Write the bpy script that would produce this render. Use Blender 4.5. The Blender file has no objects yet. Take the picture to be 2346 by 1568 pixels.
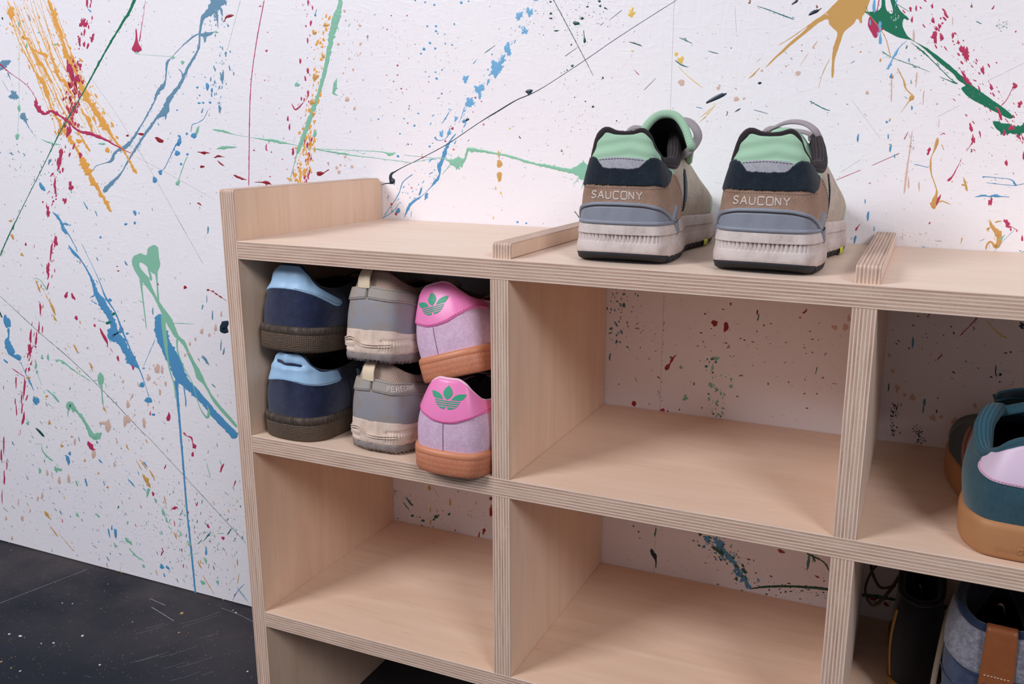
import bpy, bmesh, math, random
import numpy as np
from mathutils import Matrix, Vector
# ------------------------------------------------------------------ camera, world, light, exposure
sc = bpy.context.scene
COL = sc.collection
Z0 = 597.2                                   # height of the rack's top board above the floor, mm
CAM_F, PPX, PPY = 2018.108, 107.834, -14.175 # focal length and principal point offset for a 2346 x 1568 frame
CAM_C = np.array([645.476, -676.939, 108.834])      # mm, z counted from the top board
CAM_R = np.array([[0.9221469273681567, -0.09479728087265114, 0.3750446905165026],
                  [0.38676370630422385, 0.20670175590109208, -0.8987147598616735],
                  [0.007673319443861555, 0.9738007289207361, 0.22727353678366385]])
cd = bpy.data.cameras.new('camera'); cam = bpy.data.objects.new('camera', cd); COL.objects.link(cam)
m4 = Matrix([list(CAM_R[i]) + [0] for i in range(3)] + [[0, 0, 0, 1]])
m4.translation = Vector(((CAM_C[0]) / 1000, CAM_C[1] / 1000, (CAM_C[2] + Z0) / 1000))
cam.matrix_world = m4
cd.sensor_width = 36; cd.lens = 36 * CAM_F / 2346
cd.shift_x = -PPX / 2346; cd.shift_y = PPY / 2346
cd.clip_start = 0.02
sc.camera = cam
world = bpy.data.worlds.new('world'); sc.world = world; world.use_nodes = True
world.node_tree.nodes['Background'].inputs[0].default_value = (0.88, 0.90, 1.0, 1)
world.node_tree.nodes['Background'].inputs[1].default_value = 0.25
def area(name, loc, target, size, power, color):
    l = bpy.data.lights.new(name, 'AREA'); l.shape = 'RECTANGLE'; l.size, l.size_y = size; l.energy = power; l.color = color
    o = bpy.data.objects.new(name, l); COL.objects.link(o); o.location = loc
    o.rotation_euler = (Vector(target) - Vector(loc)).to_track_quat('-Z', 'Y').to_euler(); return o
area('softbox_left', (-0.95, -1.6, 1.92), (0.4, 0.25, 0.45), (0.8, 0.8), 42, (0.98, 0.965, 1.0))
area('softbox_right', (2.0, -1.6, 2.0), (0.5, 0.25, 0.45), (0.7, 0.7), 26, (0.985, 0.965, 1.0))
sc.view_settings.view_transform = 'Standard'; sc.view_settings.look = 'None'
sc.view_settings.gamma = 1; sc.view_settings.use_curve_mapping = False
sc.view_settings.exposure = 0.0
sc.cycles.diffuse_bounces = 8
rng = random.Random(7); nrg = np.random.RandomState(5)

# ------------------------------------------------------------------ helpers
def lin(c):
    return tuple(((v / 255) / 12.92 if v / 255 <= 0.04045 else ((v / 255 + 0.055) / 1.055) ** 2.4) for v in c) + (1,)
def link(name, me, mat=None, parent=None, smooth=True):
    o = bpy.data.objects.new(name, me); COL.objects.link(o)
    if mat is not None:
        for m in (mat if isinstance(mat, (list, tuple)) else [mat]): me.materials.append(m)
    if smooth: me.polygons.foreach_set('use_smooth', [True] * len(me.polygons))
    if parent: o.parent = parent
    return o
def mesh(name, V, F, mat=None, parent=None, smooth=True, uv=None, midx=None):
    me = bpy.data.meshes.new(name)
    me.from_pydata([tuple(float(c) / 1000 for c in v) for v in V], [], [tuple(int(i) for i in f) for f in F])
    if uv is not None:
        lay = me.uv_layers.new(name='uv'); d = np.zeros((len(me.loops), 2)); vi = np.zeros(len(me.loops), int)
        me.loops.foreach_get('vertex_index', vi); d[:] = np.asarray(uv)[vi]; lay.data.foreach_set('uv', d.ravel())
    if midx is not None: me.polygons.foreach_set('material_index', midx)
    me.update(); return link(name, me, mat, parent, smooth)
def root(name, label, cat, loc, rot=(0, 0, 0), group=None):
    o = bpy.data.objects.new(name, None); COL.objects.link(o); o.empty_display_size = 0.05
    o.location = (loc[0] / 1000, loc[1] / 1000, (loc[2] + Z0) / 1000); o.rotation_euler = [math.radians(a) for a in rot]
    o['label'] = label; o['category'] = cat
    if group: o['group'] = group
    return o
def grid(nr, nc, wrap=False):
    F = []
    for r in range(nr - 1):
        for c in range(nc if wrap else nc - 1):
            F.append((r * nc + c, r * nc + (c + 1) % nc, (r + 1) * nc + (c + 1) % nc, (r + 1) * nc + c))
    return F
def crv(pts):
    """smooth monotone-ish interpolation through (x, y) pairs"""
    x = np.array([p[0] for p in pts], float); y = np.array([p[1] for p in pts], float)
    dx = np.diff(x); dl = np.diff(y) / dx; m = np.zeros(len(x)); m[0], m[-1] = dl[0], dl[-1]
    for i in range(1, len(x) - 1): m[i] = 0 if dl[i - 1] * dl[i] <= 0 else 2 * dl[i - 1] * dl[i] / (dl[i - 1] + dl[i])
    def f(t):
        t = np.clip(np.asarray(t, float), x[0], x[-1]); i = np.clip(np.searchsorted(x, t) - 1, 0, len(x) - 2)
        h = dx[i]; u = (t - x[i]) / h
        return (2*u**3-3*u**2+1)*y[i] + (u**3-2*u**2+u)*h*m[i] + (-2*u**3+3*u**2)*y[i+1] + (u**3-u**2)*h*m[i+1]
    return f
def lf(pts):
    x = [p[0] for p in pts]; y = [p[1] for p in pts]
    return lambda t: np.interp(t, x, y)
def cat(P, n=8, closed=False):
    P = np.array(P, float); N = len(P); out = []
    for i in range(N if closed else N - 1):
        a, b, c, d = [P[(i + k) % N] if closed else P[min(max(i + k, 0), N - 1)] for k in (-1, 0, 1, 2)]
        for k in range(n):
            t = k / n
            out.append(0.5 * (2*b + (c-a)*t + (2*a-5*b+4*c-d)*t*t + (3*b-a-3*c+d)*t**3))
    if not closed: out.append(P[-1])
    return np.array(out)

# ------------------------------------------------------------------ materials
class NT:
    def __init__(s, name):
        s.m = bpy.data.materials.new(name); s.m.use_nodes = True; s.n = s.m.node_tree.nodes; s.l = s.m.node_tree.links
        s.b = s.n['Principled BSDF']
    def add(s, t, **kw):
        n = s.n.new(t)
        for k, v in kw.items():
            if k in n.inputs: n.inputs[k].default_value = v
            else: setattr(n, k, v)
        return n
    def set(s, inp, v):
        if hasattr(v, 'is_output') or isinstance(v, bpy.types.NodeSocket): s.l.new(v, inp)
        else: inp.default_value = v
    def coord(s, kind='Object', scale=(1, 1, 1), rot=(0, 0, 0)):
        tc = s.add('ShaderNodeTexCoord'); mp = s.add('ShaderNodeMapping'); mp.inputs['Scale'].default_value = scale
        mp.inputs['Rotation'].default_value = rot
        s.l.new(tc.outputs[kind], mp.inputs['Vector']); return mp.outputs[0]
    def noise(s, vec, scale=5, detail=3, rough=.5, dist=0):
        n = s.add('ShaderNodeTexNoise', Scale=scale, Detail=detail, Roughness=rough, Distortion=dist); s.l.new(vec, n.inputs['Vector']); return n.outputs['Fac']
    def voro(s, vec, scale=5, feature='F1', rnd=1.0):
        n = s.add('ShaderNodeTexVoronoi', Scale=scale, Randomness=rnd); n.feature = feature; s.l.new(vec, n.inputs['Vector']); return n.outputs['Distance']
    def wave(s, vec, scale=5, dist=0, direction='X', detail=1):
        n = s.add('ShaderNodeTexWave', Scale=scale, Distortion=dist, Detail=detail); n.bands_direction = direction; s.l.new(vec, n.inputs['Vector']); return n.outputs['Fac']
    def ramp(s, f, stops, interp='LINEAR'):
        n = s.add('ShaderNodeValToRGB'); cr = n.color_ramp; cr.interpolation = interp
        while len(cr.elements) < len(stops): cr.elements.new(0.5)
        for e, (p, c) in zip(cr.elements, stops): e.position = p; e.color = c if len(c) == 4 else tuple(c) + (1,)
        s.l.new(f, n.inputs[0]); return n.outputs[0]
    def rng(s, f, a, b, c=0, d=1):
        n = s.add('ShaderNodeMapRange'); s.l.new(f, n.inputs[0])
        for i, v in enumerate((a, b, c, d)): n.inputs[i + 1].default_value = v
        return n.outputs[0]
    def mix(s, f, a, b, mode='MIX'):
        n = s.add('ShaderNodeMix'); n.data_type = 'RGBA'; n.blend_type = mode
        s.set(n.inputs[0], f); s.set(n.inputs[6], a); s.set(n.inputs[7], b); return n.outputs[2]
    def math(s, op, a, b=0.0):
        n = s.add('ShaderNodeMath'); n.operation = op; s.set(n.inputs[0], a); s.set(n.inputs[1], b); return n.outputs[0]
    def bump(s, h, strength=.3, dist=.001, prev=None):
        n = s.add('ShaderNodeBump'); n.inputs['Strength'].default_value = strength; n.inputs['Distance'].default_value = dist
        s.l.new(h, n.inputs['Height'])
        if prev is not None: s.l.new(prev, n.inputs['Normal'])
        s.l.new(n.outputs[0], s.b.inputs['Normal']); return n.outputs[0]
    def fin(s, color, rough=.6, spec=.5, sheen=0):
        s.set(s.b.inputs['Base Color'], color); s.set(s.b.inputs['Roughness'], rough); s.b.inputs['Specular IOR Level'].default_value = spec
        if sheen: s.b.inputs['Sheen Weight'].default_value = sheen; s.b.inputs['Sheen Roughness'].default_value = .5
        return s.m
def plain(name, c, rough=.5, spec=.5):
    return NT(name).fin(lin(c), rough, spec)
def fabric(name, c1, c2, scale=120, rough=.95, bumps=.4, sheen=.2, big=18, spec=.15):
    """suede, felt and worn leather: two tones in soft patches, fine nap on top"""
    t = NT(name); v = t.coord('Object')
    n = t.noise(v, big, 4, .6); f = t.noise(v, scale * 4.5, 3, .75); md = t.noise(v, scale * .9, 4, .65)
    col = t.mix(t.rng(n, .35, .65), lin(c1), lin(c2))
    col = t.mix(t.rng(f, .35, .7, 0, .5), col, lin(tuple(x * .66 for x in c1)))
    col = t.mix(t.rng(md, .45, .7, 0, .26), col, lin(tuple(min(255, x * 1.22 + 6) for x in c2)))
    t.bump(f, bumps, .0012, t.bump(md, bumps * .5, .001)); return t.fin(col, rough, spec, sheen)
def weave(name, c1, c2, sx=260, sz=420, rough=.9, bumps=.6, rot=0):
    t = NT(name); v = t.coord('UV', (1, 1, 1), (0, 0, rot))
    a = t.wave(v, sz * .00785, .6, 'Y'); b = t.wave(v, sx * .00785, .4, 'X'); w = t.math('MULTIPLY', a, b)
    n = t.noise(t.coord('Object'), 30, 3)
    col = t.mix(t.rng(w, 0, .45), lin(c2), lin(c1)); col = t.mix(t.rng(n, .4, .7, 0, .35), col, lin(tuple(x * .82 for x in c1)))
    t.bump(w, bumps, .0006); return t.fin(col, rough, .2, .15)
def grime(name, c1, c2, rough=.75, big=25, amt=.8, bumps=.15):
    t = NT(name); v = t.coord('Object'); n = t.noise(v, big, 6, .7); n2 = t.noise(v, big * 9, 3, .7)
    k = t.math('MULTIPLY', t.rng(n, .42, .68, 0, amt), t.rng(n2, .3, .6, .4, 1))
    t.bump(n2, bumps, .0005); return t.fin(t.mix(k, lin(c1), lin(c2)), rough, .3)
def rubber(name, c1, c2, sx, sz, rough=.55, kind='dimple', bumps=1.0):
    t = NT(name); v = t.coord('UV', (sx, sz, 1))
    if kind == 'dimple': h = t.rng(t.voro(v, 1, 'F1', .25), .0, .5, 1, 0)
    else: h = t.math('MULTIPLY', t.wave(v, 1, .6, 'X'), t.rng(t.noise(v, 1.3, 1), .35, .55))
    n = t.noise(t.coord('Object'), 30, 4)
    col = t.mix(t.rng(n, .35, .65), lin(c1), lin(c2)); col = t.mix(t.rng(h, 0, .5, .28, 0), col, lin(tuple(x * .6 for x in c1)))
    t.bump(h, bumps, .002); return t.fin(col, rough, .4)

def ply_face():
    t = NT('birch_ply_face'); v = t.coord('Object', (3.2, 26, 26)); v2 = t.coord('Object', (9, 190, 190)); v3 = t.coord('Object', (1, 1, 1))
    oi = t.add('ShaderNodeObjectInfo')
    off = t.add('ShaderNodeVectorMath'); off.operation = 'ADD'; t.l.new(v, off.inputs[0])
    cmb = t.add('ShaderNodeCombineXYZ'); t.l.new(t.math('MULTIPLY', oi.outputs['Random'], 37.0), cmb.inputs[0]); t.l.new(t.math('MULTIPLY', oi.outputs['Random'], 91.0), cmb.inputs[1])
    t.l.new(cmb.outputs[0], off.inputs[1])
    a = t.noise(off.outputs[0], 1.0, 4, .55, 1.6); b = t.noise(v2, 1.0, 3, .6, .2); c = t.noise(v3, 7, 2)
    col = t.mix(t.rng(a, .30, .70), lin((233, 204, 179)), lin((223, 189, 161)))
    col = t.mix(t.rng(b, .52, .72, 0, .22), col, lin((196, 158, 132)))
    col = t.mix(t.rng(c, .4, .7, 0, .30), col, lin((237, 209, 186)))
    fl = t.noise(t.coord('Object', (30, 420, 420)), 1, 1)
    col = t.mix(t.rng(fl, .72, .80, 0, .3), col, lin((150, 110, 82)))
    t.bump(b, .12, .0004); return t.fin(col, .5, .45, .35)
def ply_edge():
    t = NT('birch_ply_edge'); tc = t.add('ShaderNodeTexCoord'); sp = t.add('ShaderNodeSeparateXYZ'); t.l.new(tc.outputs['Object'], sp.inputs[0])
    wob = t.noise(t.coord('Object', (9, 9, 1)), 1, 2)
    z = t.math('ADD', t.math('MULTIPLY', sp.outputs['Z'], 722.0), t.math('MULTIPLY', wob, .55))   # 13 plies in 18 mm
    fr = t.math('FRACT', t.math('ADD', t.math('MULTIPLY', z, .5), 20.25))
    streak = t.noise(t.coord('Object', (26, 26, 900)), 1, 3, .6); fine = t.noise(t.coord('Object', (260, 260, 2600)), 1, 2, .7)
    tone = t.noise(t.coord('Object', (5, 5, 420)), 1, 1)
    dark = t.mix(t.rng(streak, .35, .65), lin((200, 170, 152)), lin((168, 134, 116)))
    dark = t.mix(t.rng(tone, .45, .65, 0, .6), dark, lin((206, 182, 164)))
    dark = t.mix(t.rng(fine, .5, .7, 0, .45), dark, lin((136, 104, 88)))
    light = t.mix(t.rng(streak, .4, .7), lin((226, 204, 189)), lin((212, 186, 169)))
    k = t.rng(t.math('ABSOLUTE', t.math('SUBTRACT', fr, .5)), .13, .24, 1, 0)
    col = t.mix(k, dark, light)
    t.bump(fine, .25, .0004); return t.fin(col, .75, .2)
M_FACE, M_EDGE = ply_face(), ply_edge()
def wall_mat():
    t = NT('white_painted_board'); v = t.coord('Object')
    big = t.noise(v, 1.6, 3); flakes = t.noise(t.coord('Object', (70, 60, 20), (0, .75, 0)), 1, 4, .6, 2.5); fl2 = t.noise(t.coord('Object', (26, 60, 80), (0, -.9, 0)), 1, 3, .6, 2.0)
    grit = t.noise(v, 700, 2)
    col = t.mix(t.rng(big, .35, .65), lin((243, 241, 246)), lin((238, 236, 244)))
    scr = t.noise(t.coord('Object', (40, 40, 380), (0, .9, 0)), 1, 2, .6, 1.0)
    scr2 = t.noise(t.coord('Object', (420, 40, 40), (0, .6, 0)), 1, 2, .6, 1.0)
    col = t.mix(t.math('MULTIPLY', t.rng(scr, .70, .78), .40), col, lin((170, 165, 172)))
    col = t.mix(t.math('MULTIPLY', t.rng(scr2, .72, .80), .40), col, lin((172, 162, 160)))
    h = t.math('ADD', t.rng(flakes, .45, .72), t.math('MULTIPLY', t.rng(fl2, .5, .75), .8))
    n1 = t.bump(h, .25, .0008); t.bump(grit, .08, .0004, n1)
    return t.fin(col, .42, .35)
M_WALL = wall_mat()
def floor_mat():
    t = NT('black_rubber_floor'); v = t.coord('Object')
    near = t.add('ShaderNodeSeparateXYZ'); t.l.new(v, near.inputs[0])
    n = t.noise(v, 5, 5, .6); n2 = t.noise(v, 60, 4, .7); n3 = t.noise(t.coord('Object', (8, 150, 1), (0, 0, .5)), 1, 3, .6, .5)
    col = t.mix(t.rng(n, .35, .7), lin((31, 36, 46)), lin((41, 45, 54)))
    dust = t.math('MULTIPLY', t.rng(near.outputs['Y'], .02, .25), t.rng(n, .3, .6))          # dust swept against the wall
    col = t.mix(t.math('MULTIPLY', dust, .75), col, lin((86, 80, 80)))
    col = t.mix(t.rng(n2, .62, .75, 0, .35), col, lin((96, 96, 104)))
    col = t.mix(t.rng(n3, .68, .78, 0, .35), col, lin((112, 114, 124)))
    t.bump(n2, .2, .0006); return t.fin(col, t.rng(n, .3, .7, .65, .85), .12)
M_FLOOR = floor_mat()
# ------------------------------------------------------------------ the setting
WALL_Y = 254.0
def box(x0, x1, y0, y1, z0, z1):
    V = [(x, y, z) for x in (x0, x1) for y in (y0, y1) for z in (z0, z1)]
    return V, [(0, 1, 3, 2), (4, 6, 7, 5), (0, 4, 5, 1), (2, 3, 7, 6), (0, 2, 6, 4), (1, 5, 7, 3)]
V, F = box(-3000, 3500, -3600, WALL_Y + 60, -40, 0)
floor = mesh('floor', V, F, M_FLOOR, smooth=False); floor['kind'] = 'structure'
V, F = box(-3000, 3500, WALL_Y + 12, WALL_Y + 60, -1, 2700)
wall = mesh('wall_back', V, F, plain('wall_batten_dark', (96, 84, 76), .8), smooth=False); wall['kind'] = 'structure'
SEAM = 382.3
for x0, x1 in ((-3000, SEAM - 1221.4), (SEAM - 1219.8, SEAM - .14), (SEAM + .14, SEAM + 1219.5), (SEAM + 1220.5, 3500)):
    V, F = box(x0, x1, WALL_Y, WALL_Y + 12, 2, 2700)
    mesh('wall_panel', V, F, M_WALL, wall, smooth=False)

# ------------------------------------------------------------------ paint thrown on the wall: real domed films of paint on the wall face
PAINT = dict(orange=(234, 170, 80), crimson=(186, 56, 96), darkred=(150, 34, 44), green=(30, 118, 88), mint=(136, 196, 170),
             blue=(84, 152, 200), sky=(112, 176, 220), slate=(108, 150, 178), navy=(34, 50, 66), ochre=(208, 162, 94),
             beige=(216, 186, 174), yellow=(232, 196, 104), pink=(224, 130, 160), brown=(120, 84, 60), teal=(58, 120, 124), grey=(168, 168, 176), forest=(28, 84, 62))
PM = {k: plain('paint_' + k, c, .32, .5) for k, c in PAINT.items()}
def on_wall(px, py, h=0.0):
    """the point of the wall that the photograph shows at (px, py)"""
    v = CAM_R @ np.array([(px - 1173 - PPX) / CAM_F, -(py - 784 - PPY) / CAM_F, -1.0])
    t = (WALL_Y - CAM_C[1]) / v[1]; q = CAM_C + t * v
    return (q[0], WALL_Y - h, q[2] + Z0)
LAYER = [0.07]
FR = (0, 0, 1)          # origin and scale of the list being laid down
def setf(ox, oy, s):
    global FR; FR = (ox, oy, s); LAYER[0] = .07
def T(x, y): return (FR[0] + x / FR[2], FR[1] + y / FR[2])
def ribbon_geo(pts, rag, h):
    P = cat([(T(p[0], p[1]) + (p[2] / FR[2],)) for p in pts], 10)
    d = np.hypot(*np.diff(P[:, :2], axis=0).T); L = np.concatenate([[0], np.cumsum(d)]); n = int(min(max(L[-1] / 2.2, 10), 420))
    u = np.linspace(0, L[-1], n); X = np.interp(u, L, P[:, 0]); Y = np.interp(u, L, P[:, 1]); W = np.maximum(np.interp(u, L, P[:, 2]), .5)
    tx, ty = np.gradient(X), np.gradient(Y); m = np.hypot(tx, ty) + 1e-9; nx, ny = -ty / m, tx / m
    e = []
    for k in range(2):
        a = nrg.randn(n); a = np.convolve(a, [.25, .5, .25], 'same'); b = np.convolve(nrg.randn(n), np.ones(9) / 4, 'same')
        sp = (nrg.rand(n) < .07) * nrg.rand(n) * 2.0; sp = np.convolve(sp, [.35, 1, .35], 'same')
        e.append(np.maximum(W * .5 * (1 + rag * (.45 * a + .32 * b + sp)), .2))
    end = np.ones(n); q = min(3, n // 2); end[:q] = np.linspace(.35, 1, q); end[-q:] = np.linspace(1, .35, q)
    V = []
    for i in range(n):
        for s, hh in ((-1, -.02), (-.8, h), (.8, h), (1, -.02)):
            w = (e[0] if s < 0 else e[1])[i] * s * end[i]; V.append(on_wall(X[i] + nx[i] * w, Y[i] + ny[i] * w, hh))
    return V, grid(n, 4)
def blob_geo(x, y, rx, ry, ang=0, rag=.25, h=.3, n=14):
    if rag > .3 and rx / FR[2] > 4: n = 36
    c, s = math.cos(math.radians(ang)), math.sin(math.radians(ang)); V = []; R = []
    a0 = nrg.rand(4) * 6.28
    for i in range(n):
        t = 2 * math.pi * i / n
        r = 1 + rag * (.5 * math.sin(2 * t + a0[0]) * .5 + .4 * math.sin(3 * t + a0[1]) + .3 * math.sin(5 * t + a0[2]) + (nrg.randn() * .35 if n > 20 else nrg.randn() * .15))
        R.append(max(r, .3))
    for k, hh in ((1, -.02), (.82, h)):
        for i in range(n):
            t = 2 * math.pi * i / n; u, w = rx * math.cos(t) * R[i] * k, ry * math.sin(t) * R[i] * k
            p = T(x + u * c - w * s, y + u * s + w * c); V.append(on_wall(p[0], p[1], hh))
    p = T(x, y); V.append(on_wall(p[0], p[1], h))
    F = [(i, (i + 1) % n, n + (i + 1) % n, n + i) for i in range(n)] + [(n + i, n + (i + 1) % n, 2 * n) for i in range(n)]
    return V, F
SPECKS = {}
def hh():
    LAYER[0] += .0016; return LAYER[0]
def hs(): return .06 + .06 * nrg.rand()
def keep(color, g):
    a = SPECKS.setdefault(color, ([], [])); k = len(a[0]); a[0].extend(g[0]); a[1].extend([tuple(i + k for i in f) for f in g[1]])
def R(color, *pts, rag=.5, name='paint_streak'):
    g = ribbon_geo(pts, rag, hh())
    if rag >= .35 and max(p[2] for p in pts) / FR[2] > 2.2:           # satellites thrown off the stroke
        for p, q in zip(pts[:-1], pts[1:]):
            for _ in range(int(np.hypot(q[0] - p[0], q[1] - p[1]) / FR[2] / 9)):
                t = nrg.rand(); w = (p[2] + q[2]) * .5; o = nrg.randn() * (w * .8 + 6 * FR[2] / 2.9); m = math.hypot(q[0] - p[0], q[1] - p[1]); ax = math.degrees(math.atan2(q[1] - p[1], q[0] - p[0]))
                keep(color, blob_geo(p[0] + (q[0] - p[0]) * t - (q[1] - p[1]) / m * o, p[1] + (q[1] - p[1]) * t + (q[0] - p[0]) / m * o, (.5 + 1.6 * nrg.rand() ** 2) * FR[2] * (1 + 2 * nrg.rand()), (.4 + .9 * nrg.rand() ** 2) * FR[2], ax + nrg.randn() * 10, .3, hs(), 7))
    if max(p[2] for p in pts) / FR[2] < 1.7: keep(color, g)
    else: mesh(name, g[0], g[1], PM[color], wall)
def B(color, *items, rag=.28, ang=0):
    for it in items:
        x, y, rx = it[:3]; ry = it[3] if len(it) > 3 else rx; a = it[4] if len(it) > 4 else ang
        g = blob_geo(x, y, rx, ry, a, rag, hh())
        if max(rx, ry) / FR[2] < 5: keep(color, g)
        else: mesh('paint_blob', g[0], g[1], PM[color], wall)
def POLY(color, pts):
    from mathutils.geometry import delaunay_2d_cdt
    h = hh(); P = cat([T(*p) for p in pts], 5, True); n = len(P); P = P + nrg.randn(n, 2) * .3
    vs, es, fs, *_ = delaunay_2d_cdt([Vector((float(p[0]), float(p[1]))) for p in P], [], [list(range(n))], 1, 1e-4)
    V = [on_wall(p[0], p[1], h) for p in vs]; F = [tuple(f) for f in fs]; k = len(V); V += [on_wall(p[0], p[1], -.02) for p in P]; q = len(V); V += [on_wall(p[0], p[1], h) for p in P]
    for i in range(n): F.append((k + i, k + (i + 1) % n, q + (i + 1) % n, q + i))
    mesh('paint_splash', V, F, PM[color], wall, False)
def SC(color, path, n, spread, size=(1, 3), elong=(1, 1), ang=None, over=False):
    """n specks scattered along a path, turned the way they flew"""
    P = cat(path, 12); d = np.hypot(*np.diff(P, axis=0).T); L = np.concatenate([[0], np.cumsum(d)])
    for _ in range(n):
        u = nrg.rand() * L[-1]; x = np.interp(u, L, P[:, 0]); y = np.interp(u, L, P[:, 1]); i = min(np.searchsorted(L, u), len(P) - 1)
        t = P[i] - P[i - 1]; t = t / (np.hypot(*t) + 1e-9); o = nrg.randn() * spread; x -= t[1] * o; y += t[0] * o
        r = size[0] + (size[1] - size[0]) * nrg.rand() ** 2.5; e = elong[0] + (elong[1] - elong[0]) * nrg.rand()
        a = math.degrees(math.atan2(t[1], t[0])) + nrg.randn() * 8 if ang is None else ang + nrg.randn() * 14
        keep(color, blob_geo(x, y, r * e, r, a, .3, hs() + (LAYER[0] if over else 0), 7))
# --- left of the photograph, upper part
setf(0, 0, 2.904)
R('grey', (590, 500, 2), (720, 680, 2), (850, 880, 2), (1040, 1200, 2), (1240, 1560, 2))
R('grey', (900, 1040, 2), (1200, 1200, 2), (1430, 1330, 1.5)); R('mint', (1600, 0, 3), (1510, 340, 2)); R('green', (325, 0, 12), (326, 26, 6))
R('crimson', (1758, 0, 6), (1700, 320, 6), (1665, 640, 6), (1655, 1240, 6), rag=.3); R('crimson', (968, 0, 3), (950, 130, 3), (926, 280, 8))
R('mint', (128, 60, 2), (126, 700, 2), (116, 900, 3)); R('mint', (900, 360, 2), (1140, 378, 3))
R('slate', (1450, -30, 90), (1440, 20, 90), (1400, 75, 52), (1350, 120, 26), (1330, 220, 12), (1318, 330, 14), (1250, 450, 18), (1200, 560, 20), (1125, 660, 34), (1100, 735, 50), (1040, 790, 18), (960, 900, 18), (860, 1060, 12), (800, 1160, 12), (720, 1240, 32), (690, 1280, 34), rag=.4)
R('slate', (1098, 730, 34), (1102, 768, 16), (1100, 800, 4)); R('slate', (1430, 60, 26), (1445, 120, 12), (1452, 190, 4)); R('slate', (1470, 50, 26), (1480, 110, 8)); R('slate', (1420, 90, 12), (1445, 130, 10), (1420, 135, 5)); R('slate', (1500, 0, 20), (1505, 40, 6))
R('slate', (1330, 220, 10), (1270, 255, 12), (1200, 320, 6), (1140, 385, 6), (1112, 420, 16), (1100, 540, 8), (1080, 580, 34), (1050, 612, 22), (1020, 690, 10), (930, 850, 12), (880, 930, 20), (830, 980, 26), (770, 1010, 16), (740, 1070, 20), (700, 1085, 5), (640, 1105, 6), (615, 1140, 4))
R('slate', (1330, 222, 8), (1368, 236, 34), (1425, 210, 8)); R('slate', (1368, 240, 24), (1362, 285, 8)); R('slate', (1215, 525, 10), (1208, 478, 8), (1185, 458, 5))
B('slate', (25, 430, 28, 40, 60), (90, 635, 28, 32), (158, 780, 20, 34, -20), rag=.4); R('slate', (165, 800, 12), (200, 860, 4), (245, 925, 2)); R('slate', (10, 530, 2), (60, 610, 4)); R('slate', (50, 480, 10), (72, 535, 3))
SC('slate', [(1440, 100), (1480, 400), (1460, 760)], 90, 40, (1, 6), (1, 4)); B('slate', (1478, 515, 12, 42), (1502, 360, 8, 18), (1462, 725, 9, 30), (330, 1075, 10, 20, 20), rag=.5)
R('orange', (75, 40, 12), (76, 90, 44), (78, 130, 8), (130, 280, 7), (235, 480, 12), (285, 550, 32), (330, 680, 12), (370, 770, 16), (440, 880, 24), (520, 1010, 16), (560, 1090, 44), (600, 1180, 50), (660, 1270, 18), (700, 1340, 24), (740, 1410, 26), rag=.7)
R('orange', (50, 0, 5), (110, 170, 6), (200, 300, 6), (250, 400, 28), (290, 450, 22), (350, 560, 6), (400, 700, 7), (520, 880, 7), (600, 1010, 14), rag=.8)
R('orange', (320, 0, 18), (380, 160, 34), (420, 280, 20), (440, 360, 30), (500, 470, 18), (560, 620, 34), (620, 720, 34), (700, 840, 38), (760, 930, 16), (820, 1000, 16), (860, 1070, 14), (910, 1155, 26), rag=.7)
R('orange', (90, 0, 4), (190, 290, 6), (300, 370, 20), (310, 400, 5), (350, 480, 4), (400, 420, 4)); R('orange', (150, 0, 3), (280, 180, 3), (385, 500, 20), (430, 545, 26), (520, 700, 5), (590, 800, 24), (620, 900, 4), rag=.8)
for k in range(16):
    o = k / 15; x0 = 20 + 330 * o
    R('orange', (x0, -20 + 60 * nrg.rand(), 2), (x0 + 140 + 20 * nrg.randn(), 330, 3 + 3 * nrg.rand()), (x0 + 270, 640, 2 + 5 * nrg.rand() ** 2), (x0 + 330 + 80 * o, 800 + 120 * nrg.rand(), 2), rag=1.0)
SC('orange', [(60, 60), (300, 500), (600, 1100)], 90, 55, (2, 8), (1, 3.2)); SC('orange', [(330, 60), (560, 600), (800, 960)], 90, 40, (2, 9), (1, 3.2)); SC('orange', [(150, 0), (400, 500), (680, 960)], 60, 60, (1, 6), (1, 4))
B('orange', (715, 1000, 16, 20), (525, 940, 20, 16), (400, 880, 14, 22)); R('orange', (170, 230, 5), (150, 250, 18), (200, 255, 5))
R('green', (905, -20, 20), (860, 80, 18), (820, 142, 16), (700, 345, 12), (605, 520, 11), (540, 640, 8), (400, 880, 9), (310, 1060, 6), (230, 1220, 5), (150, 1380, 5), (60, 1565, 8), (0, 1700, 6), rag=.35)
R('crimson', (0, 425, 14), (60, 480, 6), (180, 570, 4), (240, 660, 6), (238, 700, 24), (270, 740, 30), (305, 758, 16), (345, 742, 22), (440, 800, 12), (520, 870, 16), (600, 890, 22), (700, 930, 14), (830, 1000, 6), (890, 1030, 2))
B('crimson', (555, 155, 22, 30), (515, 525, 26, 24), (580, 20, 8, 36), (612, 262, 10, 22), (530, 280, 9, 26), (560, 295, 8, 20), (470, 460, 14, 30), (535, 1035, 10, 26), (470, 1240, 16, 30), (398, 1060, 14, 66, 6), (365, 1230, 9, 42), (320, 1410, 12, 34), (430, 1335, 14, 18), (240, 690, 12, 22), rag=.5)
SC('crimson', [(585, 0), (545, 280), (500, 520), (465, 800), (400, 1070), (330, 1440)], 120, 26, (2, 9), (1, 4)); SC('crimson', [(500, 400), (480, 640), (450, 880)], 70, 28, (4, 18), (1, 3)); SC('darkred', [(500, 400), (470, 740), (430, 900)], 40, 28, (3, 12), (1, 3))
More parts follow.
